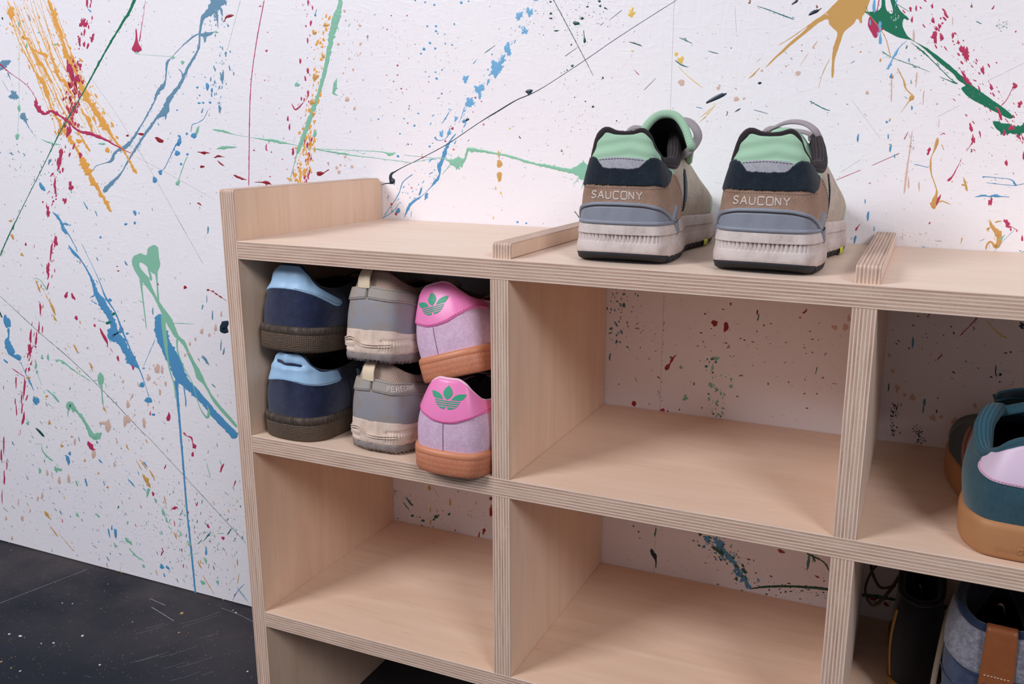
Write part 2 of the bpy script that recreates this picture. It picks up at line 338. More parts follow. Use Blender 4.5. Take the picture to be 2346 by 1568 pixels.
R('crimson', (905, 190, 10), (908, 250, 14), (908, 290, 30), (908, 325, 66), (908, 352, 34), rag=.12, name='paint_drip'); B('mint', (910, 350, 16, 7))
B('darkred', (1525, 108, 30, 11, -20), (1060, 932, 34, 14, 28), (938, 893, 20, 9), (848, 903, 11, 7), (1355, 1018, 20, 10, 10), (1345, 1110, 17, 9), (2130, 1155, 26, 15)); R('darkred', (1505, 118, 8), (1485, 150, 3)); R('darkred', (1445, 1068, 4), (1465, 1085, 12), (1495, 1108, 4))
R('darkred', (1555, 1165, 12), (1590, 1180, 16), (1645, 1198, 3)); R('darkred', (1690, 1213, 3), (1745, 1213, 10), (1775, 1215, 24), (1808, 1230, 3)); R('darkred', (2150, 1150, 4), (2170, 1140, 5), (2190, 1128, 10)); R('darkred', (2190, 1100, 4), (2180, 1085, 4), (2192, 1080, 4)); R('darkred', (1420, 1050, 3), (1455, 1042, 10), (1490, 1044, 3)); R('darkred', (1310, 1350, 4), (1325, 1355, 12), (1340, 1370, 3)); R('darkred', (1720, 45, 4), (1740, 38, 8)); R('darkred', (1310, 1012, 3), (1355, 1016, 10), (1400, 1018, 3))
R('mint', (2265, -20, 22), (2262, 40, 30), (2240, 110, 46), (2212, 215, 46), (2190, 330, 32), (2160, 480, 26), (2120, 620, 24), (2080, 740, 30), (2040, 850, 26), (2000, 960, 28), (1975, 1028, 18), rag=.35)
R('mint', (1410, 860, 4), (1480, 872, 18), (1560, 895, 4), (1700, 920, 4), (1840, 940, 22), (1940, 960, 5), (2060, 985, 3), (2200, 1010, 7), (2323, 1025, 6)); R('mint', (1440, 990, 6), (1485, 983, 20), (1580, 978, 3)); R('mint', (270, 925, 3), (330, 950, 8), (410, 965, 2))
B('mint', (1978, 562, 17), (1183, 1218, 14, 20, 20), (127, 722, 11, 22), (115, 910, 14, 22), (127, 160, 8, 20), (1215, 415, 13), (1440, 213, 14, 9), (680, 958, 24, 8), (1313, 870, 10, 34, 15), (1153, 382, 12, 9), (2095, 890, 11, 30, 10), (370, 295, 20, 5), (258, 217, 10, 5)); R('mint', (2240, 520, 4), (2228, 570, 24), (2222, 620, 14), (2250, 635, 4)); R('mint', (1248, 1040, 6), (1225, 1090, 6), (1185, 1210, 4)); R('mint', (1925, 1215, 3), (1975, 1028, 6))
B('blue', (1290, 903, 19, 20), (1180, 1020, 18, 19), (1067, 1148, 14, 17), (1030, 1198, 16, 22), (280, 1245, 14, 32, -35), (897, 1417, 10, 20, -25), (835, 1493, 9, 8), (897, 1484, 8, 10), (1247, 1027, 9), (1205, 1092, 9), (1243, 890, 9), (1190, 905, 8), (1313, 582, 8), (1380, 575, 12, 26), (1410, 600, 8, 16), (1325, 686, 11, 7), (1352, 684, 8), (1398, 682, 9), (1328, 635, 6), (1178, 733, 6), (925, 1418, 5), (2098, 100, 8, 10))
R('blue', (1200, 900, 6), (1188, 960, 28), (1165, 975, 8), (1100, 1110, 3), (1067, 1140, 4)); R('blue', (1270, 880, 4), (1280, 830, 4), (1310, 820, 6)); R('blue', (1310, 820, 4), (1355, 790, 3), (1385, 730, 2)); R('blue', (2098, 90, 4), (2108, 60, 3))
R('blue', (350, 1410, 4), (380, 1440, 18), (400, 1470, 4)); R('blue', (470, 1500, 3), (425, 1490, 12), (412, 1510, 12), (440, 1560, 12)); R('slate', (555, 1340, 4), (585, 1395, 10)); R('slate', (630, 1400, 4), (648, 1440, 8)); SC('blue', [(960, 440), (1080, 700), (1350, 1400)], 50, 60, (1, 4), (1, 2)); SC('blue', [(1340, 480), (1430, 640), (1380, 820)], 50, 40, (1.5, 5), (1, 2.5)); SC('slate', [(0, 970), (200, 1100), (500, 1330)], 60, 60, (1, 5), (1, 6), 55); SC('blue', [(860, 100), (900, 260), (960, 350)], 26, 22, (1.5, 4))
SC('orange', [(2180, 90), (2080, 700), (1990, 1220)], 170, 26, (2, 12), (1, 2.6)); SC('orange', [(2060, 900), (2030, 1060), (1980, 1220)], 120, 30, (2, 9), (1, 3.5), 85); SC('crimson', [(2050, 0), (2040, 620), (1950, 1200)], 40, 30, (2, 7), (1, 5)); SC('crimson', [(2070, 900), (2030, 1220)], 26, 12, (3, 8), (2, 6)); B('ochre', (2092, 215, 16, 18), (2170, 165, 22, 14), (2152, 375, 12, 14), (2100, 510, 22, 22), (2080, 680, 22, 20), (2085, 755, 14, 14)); R('crimson', (1940, 688, 3), (1968, 730, 10), (2020, 680, 6)); B('crimson', (1998, 405, 7, 20), (2048, 470, 9, 20), (1926, 845, 6, 24), (2050, 620, 7, 24), (1950, 1010, 8, 26), (2047, 270, 5, 22), (2050, 15, 6, 22), (1915, 790, 6, 20))
SC('crimson', [(1650, 560), (1800, 640), (1790, 1180)], 30, 60, (1.5, 5)); R('crimson', (1775, 955, 4), (1770, 990, 8), (1780, 1005, 4)); B('crimson', (1773, 338, 8), (1690, 1000, 6), (1806, 1012, 5), (1797, 1175, 5)); B('beige', (2250, 293, 9, 12), (2310, 660, 14, 20), (2255, 1145, 10, 16))
for c, n in (('slate', 50), ('crimson', 30), ('mint', 30), ('grey', 130), ('beige', 60)): SC(c, [(0, 250), (900, 700), (2300, 600)], n, 420, (1, 3), (1, 4), 60)
# --- middle of the photograph, upper part
setf(700, 0, 2.904)
B('sky', (1490, 80, 26, 28), (1420, 105, 22, 32, 15), (1458, 205, 20, 26), (1345, 330, 24, 40, -12), (1310, 400, 16, 28, 20), (1270, 455, 34, 62, 18), (1155, 595, 30, 32), (1215, 545, 9, 22, 15), (1065, 525, 20, 22), (1092, 682, 34, 30, -20), (1160, 640, 11, 20, 10), (905, 890, 14, 24, 20), (1000, 790, 10, 20, 15), (955, 880, 12, 20, 15), (1530, -5, 16, 12), rag=.42)
SC('sky', [(1500, 60), (1270, 455), (1090, 690)], 60, 24, (1.5, 7), (1, 3)); SC('sky', [(1100, 700), (900, 1100), (600, 1400)], 60, 34, (1.5, 6), (1, 4)); SC('blue', [(980, 700), (760, 1060), (540, 1400)], 50, 60, (1, 4), (1, 3.5))
R('sky', (1330, 360, 14), (1300, 420, 14)); R('sky', (1060, 710, 8), (1030, 800, 4)); R('blue', (1000, 890, 10), (955, 950, 12), (915, 1050, 26), (890, 1110, 26), (893, 1160, 10), (865, 1210, 24), (830, 1250, 6), (780, 1300, 5), (700, 1360, 18), (655, 1450, 3), rag=.5); R('blue', (860, 910, 14), (880, 935, 4), (930, 925, 4), (960, 880, 8)); B('blue', (803, 1305, 10, 26, 20), (765, 1275, 7, 34, 20), (615, 1405, 14, 22, 20), (1055, 808, 15, 12))
R('blue', (970, 725, 3), (935, 780, 6), (905, 825, 5)); R('blue', (715, 1160, 6), (650, 1210, 6), (620, 1290, 6), (570, 1370, 4), (520, 1440, 3)); R('blue', (630, 1340, 3), (590, 1400, 5), (515, 1450, 8)); R('blue', (705, 1400, 3), (700, 1450, 3)); R('blue', (820, 1160, 6), (850, 1145, 5)); R('blue', (830, 1060, 6), (870, 1062, 5)); R('teal', (1265, 300, 3), (1190, 355, 6)); R('blue', (1140, 395, 3), (1115, 425, 8)); R('blue', (1400, 262, 3), (1388, 290, 5))
B('blue', (788, 326, 11), (768, 357, 7), (828, 286, 9), (868, 207, 8), (868, 174, 8), (810, 174, 7), (857, 32, 8), (796, 15, 7), (1036, 17, 10), (725, 836, 8), (682, 960, 7), (872, 522, 9), (906, 623, 7), (485, 793, 6), (825, 975, 8), (615, 1040, 9), (1410, 1478, 8), (1468, 1486, 7), (880, 225, 5), (926, 228, 5), (975, 298, 8, 5), (930, 290, 6), (990, 160, 5, 9), (730, 3, 6), (1085, 8, 6), (908, 465, 6), (865, 480, 6), (798, 478, 5), (1240, 362, 6), (822, 510, 5), (750, 755, 8, 5), (690, 705, 5), (656, 790, 5), (628, 890, 6), (863, 322, 8)); B('navy', (1075, 797, 15, 9, -35))
R('navy', (500, 1235, 3), (530, 1222, 7), (560, 1220, 12), (578, 1208, 44), (566, 1185, 24), (570, 1160, 16), (600, 1140, 8), (650, 1112, 5), (780, 1048, 5), (950, 955, 5), (1150, 820, 5), (1280, 740, 10), (1400, 668, 7), (1500, 625, 7), (1600, 570, 4), (1860, 400, 4), (2060, 262, 4), (2323, 92, 3.5), (2470, 0, 3), rag=.2)
R('navy', (1462, 610, 12), (1490, 608, 30), (1512, 600, 12), rag=.2); R('navy', (1478, 636, 4), (1488, 615, 8))
R('mint', (930, 1063, 8), (960, 1070, 24), (1000, 1080, 66), (1040, 1070, 50), (1062, 1055, 16), (1075, 1010, 14), (1090, 993, 28), (1150, 1002, 24), (1250, 1018, 16), (1350, 1038, 16), (1500, 1085, 16), (1650, 1115, 24), (1760, 1138, 34), (1820, 1135, 70), (1870, 1130, 88), (1910, 1120, 60), rag=.4); B('mint', (1010, 1090, 34, 36), (1850, 1145, 52, 40), rag=.6); R('mint', (960, 1100, 8), (905, 1165, 2)); R('mint', (1840, 1160, 8), (1780, 1230, 2)); R('mint', (1860, 1180, 8), (1835, 1260, 2)); R('mint', (1880, 1170, 5), (1860, 1320, 2)); R('mint', (1840, 1110, 8), (1840, 1080, 16))
R('mint', (50, 990, 3), (300, 1000, 3), (500, 1010, 6), (560, 1024, 26), (600, 1014, 8)); R('mint', (50, 990, 4), (250, 1025, 10), (450, 1050, 4), (700, 1082, 5)); R('mint', (650, 1030, 3), (940, 1062, 4)); R('mint', (700, 1085, 3), (880, 1050, 3), (950, 1060, 4))
B('ochre', (1290, 1090, 18, 30, -10), (1290, 1175, 18, 34)); R('ochre', (1284, 1000, 5), (1288, 1060, 8)); R('ochre', (1270, 1015, 2), (1300, 1018, 5)); B('yellow', (1300, 1285, 7, 12), (1265, 1250, 6, 10), (2168, 85, 22, 30, 20), (2175, 340, 11, 5), (1250, 1450, 5, 12), (1360, 855, 6), rag=.5)
B('crimson', (977, 855, 10), (780, 1047, 8), (612, 436, 7), (572, 1360, 7, 10), (1130, 650, 7), (930, 940, 7), (612, 500, 5), (637, 590, 6), (675, 104, 5), (570, 104, 5), (543, 196, 5), (586, 542, 5), (680, 820, 5), (602, 1425, 9), (540, 500, 4), (820, 545, 4)); B('pink', (1185, 828, 8), (985, 995, 8), (1170, 675, 6), (1115, 745, 5), (705, 1250, 7)); SC('crimson', [(600, 0), (640, 700), (680, 1300)], 50, 60, (1.2, 4))
B('forest', (1800, 155, 22, 14), (1840, 122, 11), (1632, 90, 9), (1632, 122, 12, 6), (1875, 45, 9, 6), (1775, 438, 9), (1912, 710, 8), (1857, 270, 9, 18), (1995, 55, 12, 6, 30), (1955, 8, 11, 8), (1962, 40, 7, 9), (1668, 205, 18, 5), (1768, 298, 6), (1740, 466, 5), (1978, 518, 6, 9), (1790, 648, 4), (2070, 805, 5), (1862, 675, 5), (1630, 12, 9, 6)); R('forest', (1850, 200, 4), (1856, 260, 6))
SC('forest', [(1500, 60), (1800, 120), (2100, 60)], 260, 120, (1, 3.4), (1, 1.6)); SC('forest', [(1600, 500), (1850, 700), (1900, 900)], 90, 130, (1, 3), (1, 1.8)); SC('sky', [(850, 100), (1000, 900)], 40, 180, (1, 4)); SC('crimson', [(560, 100), (800, 900)], 30, 180, (1, 3))
R('forest', (1640, -20, 4), (1720, 130, 4), (1810, 300, 4), (1915, 505, 2)); R('forest', (2105, 68, 3), (2020, 135, 2)); R('forest', (1810, 315, 2), (1725, 375, 4)); R('forest', (1790, 1405, 6), (1832, 1465, 4)); R('forest', (2150, 278, 3), (2200, 292, 9), (2240, 308, 3)); R('crimson', (2185, 462, 2), (2220, 500, 4)); R('grey', (2330, 520, 4), (2250, 600, 6)); R('forest', (1420, 905, 5), (1430, 922, 7)); R('forest', (1960, 170, 3), (1985, 150, 2))
for px, py in ((415, 252), (1705, 1010)): SC('brown', [(px - 4, py), (px + 4, py)], 9, 7, (1.5, 5), (1, 2))
SC('beige', [(330, 60), (310, 400), (290, 740)], 30, 34, (4, 12), (1, 1.6)); SC('beige', [(220, 1140), (300, 1050)], 10, 30, (4, 12), (1, 1.6))
for c, n in (('grey', 200), ('beige', 80), ('navy', 40), ('pink', 30)): SC(c, [(300, 200), (1200, 800), (2300, 700)], n, 420, (1, 2.6), (1, 5), -45)
# --- right of the photograph, upper part
setf(1546, 0, 2.904)
R('grey', (1180, 670, 1.5), (1370, 925, 1.5)); R('grey', (1240, 1060, 2), (1100, 1150, 2)); R('grey', (400, 40, 1.5), (410, 220, 1.5)); R('grey', (2323, 420, 2), (2080, 540, 2)); R('grey', (1900, 700, 2), (1740, 780, 2))
B('beige', (820, 488, 18), (45, 550, 24, 22), (410, 660, 22, 16), (290, 585, 14), (1280, 618, 12, 14), (460, 655, 10), (580, 470, 10), (1745, 692, 8), (740, 440, 8)); R('beige', (1442, 520, 8), (1440, 680, 8)); R('beige', (1612, 480, 12), (1602, 580, 8)); R('beige', (1658, 600, 8), (1650, 700, 6)); R('beige', (1580, 870, 6), (1545, 1130, 12), (1525, 1290, 10)); R('beige', (1758, 790, 5), (1755, 850, 5)); R('beige', (1848, 110, 8), (1846, 170, 6)); B('beige', (1625, 1240, 6, 34), (1555, 1220, 7, 40), (1590, 240, 8, 44))
B('yellow', (10, 360, 12, 14), (40, 400, 22, 26), rag=.4); R('yellow', (22, 440, 3), (90, 510, 4), (185, 585, 5)); R('teal', (0, 400, 6), (40, 430, 10), (90, 448, 2)); R('yellow', (280, 685, 3), (210, 770, 8)); R('ochre', (270, 700, 2), (170, 782, 4)); R('ochre', (210, 770, 8), (165, 815, 3))
POLY('ochre', [(1130, -25), (1290, -25), (1284, 40), (1262, 90), (1245, 112), (1246, 150), (1232, 150), (1215, 124), (1180, 168), (1130, 208), (1108, 262), (1085, 330), (1064, 400), (1056, 505), (1042, 507), (1046, 400), (1052, 330), (1070, 270), (1082, 222), (1056, 190), (1028, 160), (1016, 128), (960, 150), (890, 208), (760, 312), (600, 452), (740, 306), (850, 212), (915, 145), (985, 100), (1010, 78), (1060, 30)])
R('ochre', (900, 160, 4), (790, 240, 5), (690, 302, 3)); R('ochre', (565, 450, 4), (520, 500, 10), (488, 524, 4)); R('ochre', (952, 270, 3), (915, 320, 6)); R('ochre', (1032, 390, 2), (1005, 440, 6), (980, 500, 3), (955, 590, 2)); R('ochre', (890, 352, 2), (830, 440, 2)); R('ochre', (575, 388, 2), (545, 410, 4)); B('beige', (1012, 96, 12, 10))
POLY('crimson', [(1300, 108), (1345, 130), (1395, 188), (1360, 212), (1345, 248), (1328, 250), (1305, 212), (1284, 165)])
POLY('green', [(1376, -25), (1396, -25), (1402, 48), (1424, 84), (1446, 90), (1450, 60), (1428, -25), (1452, -25), (1492, 60), (1528, 96), (1556, 124), (1548, 134), (1522, 126), (1516, 176), (1550, 240), (1604, 280), (1682, 322), (1782, 398), (1850, 452), (1906, 504), (1972, 560), (2052, 622), (2150, 690), (2242, 765), (2236, 790), (2180, 770), (2112, 735), (2050, 700), (1962, 652), (1906, 592), (1932, 568), (1882, 530), (1850, 490), (1762, 420), (1664, 330), (1584, 272), (1500, 252), (1400, 204), (1330, 140), (1290, 100), (1262, 78), (1300, 78), (1352, 70), (1374, 40)])
B('mint', (1470, 128, 6, 16), (1440, 118, 4, 10), (1490, 110, 3, 12), rag=.5); SC('grey', [(1450, 60), (1500, 180)], 26, 22, (1.5, 5), (1, 2), over=True); SC('grey', [(1900, 560), (2200, 740)], 34, 22, (1, 4), (1, 2), over=True)
R('green', (2118, 806, 14), (2150, 830, 44), (2200, 850, 66), (2250, 866, 50), (2300, 860, 56), (2345, 835, 40), rag=.4); R('green', (1378, 342, 7), (1450, 385, 4), (1600, 440, 4), (1700, 480, 2)); R('green', (1570, 280, 3), (1700, 392, 6), (1820, 510, 5), (1880, 560, 8)); R('green', (1760, 510, 3), (1880, 560, 10)); R('green', (1600, 300, 2), (1660, 350, 5), (1720, 410, 3)); R('green', (1270, 40, 6), (1290, 90, 4)); R('green', (1465, 20, 3), (1560, 78, 3))
B('sky', (1326, 40, 11, 54), (1365, 175, 14, 40), (1367, 262, 12, 36), (1300, 150, 7, 22), (1350, 225, 6, 16), rag=.3); R('sky', (1545, 268, 3), (1492, 318, 6), (1466, 360, 22), (1445, 400, 8), (1422, 448, 18), (1404, 460, 5)); R('sky', (1480, -10, 10), (1465, 50, 5)); R('ochre', (1255, 50, 3), (1390, 230, 5), (1435, 375, 6)); R('crimson', (1360, -10, 8), (1345, 80, 5))
B('crimson', (1578, 130, 8, 22), (1568, 60, 9, 18), (1606, 55, 6, 22), (1730, 245, 15, 46), (1775, 248, 13, 24), (1718, 135, 11, 22), (1762, 175, 12, 16), (1930, 350, 24, 56, -12), (2048, 468, 13, 28), (2262, 572, 15, 22), (2105, 580, 10, 26, -20), (2295, 695, 14, 24, 20), (1970, 850, 11, 30, -12), (1985, 930, 12, 28), (1690, 1005, 11, 26, 20), (1803, 95, 9, 34, -30), (2205, 1085, 11, 20), (2100, 1342, 12, 30, 15), (2210, 1485, 16, 30, -30), (1850, 235, 9, 22), (1885, 282, 7, 14), (2192, 885, 12, 20), (2240, 850, 16, 24, 40), (1940, 530, 18, 50, -35), (2030, 890, 6, 22, -12), (2320, 1040, 6, 30), (2118, 50, 5, 18, 35), (1712, 40, 8, 16), (1780, 155, 8), (2268, 210, 6), rag=.42)
SC('crimson', [(1560, 0), (1760, 200), (1950, 420), (2300, 900)], 130, 60, (1.5, 8), (1, 3.5)); SC('crimson', [(2262, 870), (2323, 960)], 30, 10, (2, 7), (1, 3)); SC('crimson', [(1700, 600), (2050, 900), (2200, 1200)], 40, 110, (1.2, 5), (1, 4)); R('crimson', (1985, 935, 8), (1965, 970, 4), (1938, 1008, 3)); R('crimson', (1905, 1065, 2), (1862, 1148, 7), (1840, 1180, 12), (1815, 1205, 22)); R('darkred', (1495, 1020, 4), (1400, 1062, 3), (1310, 1102, 4)); R('crimson', (1240, 1130, 3), (1070, 1200, 5)); R('crimson', (1552, 878, 3), (1525, 928, 9)); R('crimson', (2245, 588, 3), (2210, 660, 4), (2170, 705, 7)); R('crimson', (2140, 712, 16), (2160, 750, 16), (2172, 800, 20)); R('crimson', (1765, 900, 3), (1785, 888, 7), (1800, 895, 3)); R('crimson', (1232, 1490, 3), (1200, 1535, 9)); R('darkred', (1305, 1215, 4), (1288, 1225, 3)); B('crimson', (1695, 1485, 5, 10, 30), (2235, 1525, 5, 16)); R('crimson', (2225, 1500, 3), (2290, 1540, 3))
R('ochre', (1750, 915, 14), (1740, 960, 22), (1718, 1020, 6), (1705, 1050, 6), (1702, 1100, 12), (1708, 1160, 7), (1735, 1240, 7), (1742, 1280, 14), (1730, 1330, 32), (1722, 1370, 38), (1728, 1390, 26), rag=.25, name='paint_drip'); R('ochre', (1735, 1355, 10), (1775, 1338, 8), (1800, 1345, 8), (1838, 1362, 3)); B('crimson', (1752, 1332, 9, 40, 22)); R('ochre', (1775, 960, 6), (1790, 998, 4)); R('ochre', (1920, 1178, 3), (1935, 1225, 14), (1945, 1272, 14)); R('ochre', (1908, 1228, 14), (1938, 1235, 8)); R('ochre', (1482, 455, 6), (1520, 528, 9), (1530, 570, 12), (1545, 600, 8), (1575, 625, 12)); B('ochre', (1575, 650, 17, 26, 20), (1368, 400, 6, 14, 20), (1235, 345, 8, 5, -40), (1430, 798, 6, 12, 20), (1448, 510, 6, 12), (1430, 962, 7, 5)); R('ochre', (1560, 670, 6), (1525, 720, 2), (1500, 750, 2)); R('ochre', (2130, 1480, 14), (2175, 1470, 4)); R('ochre', (2092, 1458, 4), (2108, 1500, 20), (2135, 1535, 34), (2160, 1570, 50))
B('navy', (275, 652, 80, 15, -26), (565, 553, 13, 9), (925, 82, 38, 13, -22), (800, 15, 26, 8, -35), rag=.22); R('navy', (955, 68, 8), (978, 54, 3)); R('navy', (400, 745, 7), (420, 732, 8), (436, 722, 12)); R('navy', (345, 738, 5), (350, 755, 4), (340, 772, 4)); B('navy', (845, 338, 4), (845, 300, 3), (375, 320, 4))
for px, py in ((945, 48), (500, 6), (1972, 1008), (1975, 35), (1450, 515)): SC('brown', [(px - 5, py), (px + 5, py)], 10, 7, (1.5, 6), (1, 2))
B('blue', (1218, 918, 7, 28, 4), (1420, 908, 5, 18), (1435, 985, 7, 30, 12), (1285, 1438, 8, 34, 6), (1577, 718, 6, 16), (1410, 812, 9, 8), (1266, 1340, 4, 16), (1326, 1524, 3, 16), (1438, 505, 8, 20, 12), (1558, 398, 4, 14), (1462, 1040, 4, 14), (1572, 545, 3, 16), (1640, 370, 4)); R('blue', (1995, 1312, 3), (2055, 1302, 12), (2090, 1308, 5), (2135, 1303, 18), (2170, 1308, 6), (2228, 1311, 3)); R('blue', (2050, 1175, 6), (2130, 1182, 3), (2235, 1195, 4), (2262, 1225, 10), (2270, 1235, 4), (2180, 1228, 3), (2070, 1215, 2)); R('blue', (1595, 1092, 3), (1690, 1115, 4)); R('slate', (2270, 1235, 3), (2323, 1222, 5)); SC('teal', [(2140, 180), (2220, 150)], 34, 18, (1.5, 4), (1, 3)); SC('blue', [(1320, 40), (1330, 90)], 8, 8, (1.5, 5)); R('teal', (2005, 142, 10), (2038, 158, 3)); R('blue', (140, 712, 4), (185, 722, 4))
R('teal', (545, 38, 3), (640, 72, 6), (740, 110, 7), (795, 130, 3)); R('teal', (30, 250, 4), (85, 275, 7), (120, 292, 3)); R('teal', (220, 338, 3), (260, 350, 6), (292, 357, 3)); R('teal', (895, 672, 3), (975, 715, 8), (1030, 737, 3)); R('teal', (525, 730, 4), (620, 757, 3)); R('teal', (1198, 405, 3), (1170, 420, 3)); R('forest', (1545, 300, 4), (1538, 325, 9)); SC('teal', [(1580, 900), (1575, 1100)], 12, 8, (1, 4), (1, 5))
for c, n in (('grey', 220), ('beige', 60), ('teal', 40), ('ochre', 30), ('crimson', 30)): SC(c, [(100, 200), (1200, 700), (2323, 900)], n, 420, (1, 2.6), (1, 6), 35)
setf(1880, 520, 5.034)
R('ochre', (1950, -30, 30), (1990, 15, 40), (2045, 80, 66), (2062, 150, 66), (2040, 215, 60), (2010, 225, 50), (1985, 190, 26), (1960, 172, 26), (1930, 188, 24), (1912, 230, 22), (1906, 270, 12), rag=.15, name='paint_drip'); R('ochre', (1915, 40, 24), (1955, 8, 20)); R('ochre', (1632, 125, 18), (1625, 165, 10), (1610, 198, 6)); B('crimson', (2325, 135, 14, 34), (2260, 45, 6, 18)); R('crimson', (2130, -5, 20), (2200, 5, 10)); R('mint', (2130, 90, 6), (2080, 140, 26), (2060, 150, 8)); R('blue', (2240, 30, 4), (2080, 190, 4), (2000, 285, 5)); R('slate', (1830, 168, 5), (1892, 140, 8)); R('teal', (1315, 160, 4), (1400, 166, 6)); R('blue', (1165, 228, 8), (1210, 234, 6)); R('beige', (950, 60, 8), (942, 150, 8)); R('ochre', (1948, 185, 4), (1950, 260, 4)); SC('grey', [(900, 60), (1600, 240)], 40, 60, (1, 5), (1, 4)); B('blue', (395, 145, 14, 56, 12), (617, 22, 6, 32), (355, 134, 4, 18)); R('crimson', (430, 0, 5), (400, 45, 16)); SC('teal', [(2290, 270), (2340, 290)], 6, 8, (3, 7), (1, 3))
# --- left of the photograph, middle
setf(0, 500, 3.137)
R('grey', (1275, 0, 2.5), (1460, 330, 2.5)); R('forest', (0, 560, 3), (280, 820, 3.5), (500, 1010, 3.5), (720, 1220, 3.5), (1050, 1568, 3.5)); R('green', (120, 8, 8), (60, 130, 6), (0, 275, 7)); R('green', (100, 60, 10), (90, 85, 8))
R('blue', (1148, 690, 50), (1152, 780, 90), (1175, 880, 92), (1225, 980, 92), (1265, 1060, 96), (1290, 1130, 90), (1345, 1195, 60), (1420, 1270, 54), (1490, 1350, 50), (1560, 1430, 56), (1640, 1515, 52), (1700, 1580, 56), rag=.22)
R('blue', (1268, 1160, 36), (1272, 1230, 22), (1280, 1340, 18), (1290, 1450, 16), (1300, 1580, 16), (1315, 1750, 14), (1340, 2060, 13), (1370, 2350, 14), (1395, 2600, 14), (1410, 2755, 12), (1414, 2850, 16), rag=.2, name='paint_drip'); R('blue', (1318, 1160, 18), (1325, 1240, 9), (1335, 1310, 9), (1335, 1358, 11), rag=.1, name='paint_drip'); R('blue', (1350, 1190, 14), (1356, 1235, 6)); R('blue', (1117, 870, 6), (1060, 1000, 4), (1030, 1070, 2)); R('blue', (1300, 1100, 20), (1350, 1138, 6))
POLY('mint', [(985, 262), (1010, 252), (1050, 266), (1062, 222), (1090, 198), (1120, 196), (1138, 222), (1146, 300), (1152, 335), (1140, 370), (1118, 402), (1085, 385), (1050, 342), (1008, 318), (1004, 345), (1030, 385), (1072, 432), (1082, 470), (1112, 540), (1140, 590), (1172, 640), (1212, 690), (1240, 735), (1262, 790), (1285, 845), (1330, 888), (1362, 960), (1400, 1035), (1440, 1100), (1470, 1165), (1500, 1230), (1560, 1320), (1640, 1412), (1700, 1485), (1695, 1505), (1620, 1425), (1540, 1330), (1480, 1225), (1450, 1185), (1412, 1150), (1392, 1080), (1360, 1010), (1325, 930), (1290, 885), (1250, 848), (1222, 800), (1185, 735), (1140, 640), (1100, 560), (1060, 505), (1030, 468), (1000, 430), (960, 360), (948, 310), (960, 275)])
R('mint', (1170, 690, 36), (1178, 790, 34), (1190, 900, 32), (1205, 1010, 16), (1225, 1110, 10), (1252, 1200, 9), (1262, 1300, 8), rag=.15); R('mint', (1120, 380, 26), (1128, 450, 12), (1134, 540, 12), (1140, 600, 14), rag=.15); R('mint', (1062, 350, 14), (1078, 400, 16), (1088, 450, 22), rag=.1); R('mint', (1012, 430, 26), (1020, 520, 12), (1034, 640, 9), (1046, 740, 8), (1052, 792, 7), rag=.1, name='paint_drip')
R('mint', (1272, 865, 16), (1278, 960, 10), (1320, 1070, 6), (1380, 1180, 6), (1408, 1270, 7), (1440, 1370, 6), (1488, 1435, 16), (1502, 1400, 22), (1496, 1365, 14), rag=.15); R('mint', (1220, 755, 3), (1320, 758, 6), (1395, 762, 3)); R('mint', (990, 585, 3), (1020, 605, 6), (1040, 606, 3))
R('blue', (415, -10, 8), (440, 30, 14), (455, 70, 20), (500, 130, 8), (560, 240, 6)); R('blue', (450, 40, 8), (480, 38, 5), (505, 60, 4)); R('blue', (490, 195, 8), (535, 255, 24), (580, 300, 12), (640, 400, 10), (665, 460, 20), (690, 530, 28), (735, 610, 54), (785, 700, 44), (815, 780, 50), (815, 845, 84), (865, 880, 56), (915, 960, 60), (955, 1040, 54), (1000, 1085, 12), (1040, 1190, 5), (1072, 1290, 5), rag=.5)
R('blue', (585, 180, 3), (700, 420, 4), (760, 570, 12), (830, 680, 8), (875, 800, 14), (940, 950, 8), (1000, 1080, 14), rag=.3); R('blue', (700, 540, 14), (645, 575, 7)); R('blue', (700, 620, 10), (650, 590, 3)); B('blue', (1067, 1310, 28, 22, 15), (870, 805, 18, 24), (790, 590, 16, 12), (915, 830, 12, 8), (1020, 1200, 18, 22), (1033, 1080, 11, 6), (1103, 1413, 13, 10), (905, 43, 11, 10), (968, 35, 8, 12), (722, 138, 8, 10), (50, 745, 24, 52, -15), (258, 1312, 22, 34, -25), rag=.3)
R('blue', (60, 790, 26), (62, 850, 12), (52, 890, 40), (80, 960, 52), (95, 990, 20), (130, 1000, 44), (142, 1025, 34), rag=.15); R('blue', (145, 1030, 4), (190, 1130, 4), (215, 1180, 10), (245, 1245, 3)); R('blue', (205, 1130, 3), (215, 1190, 7)); R('slate', (1455, 985, 8), (1478, 1020, 20), (1505, 1060, 4)); B('slate', (905, 325, 7, 18, -30), (700, 295, 5, 14, -20), (1495, 85, 6, 30, 5), (1588, 915, 5, 40, 4), (1608, 960, 6, 30, 10), (1527, 700, 5, 40), (1486, 580, 3, 34), (1098, 670, 5, 30), (1455, 640, 5, 22, 12))
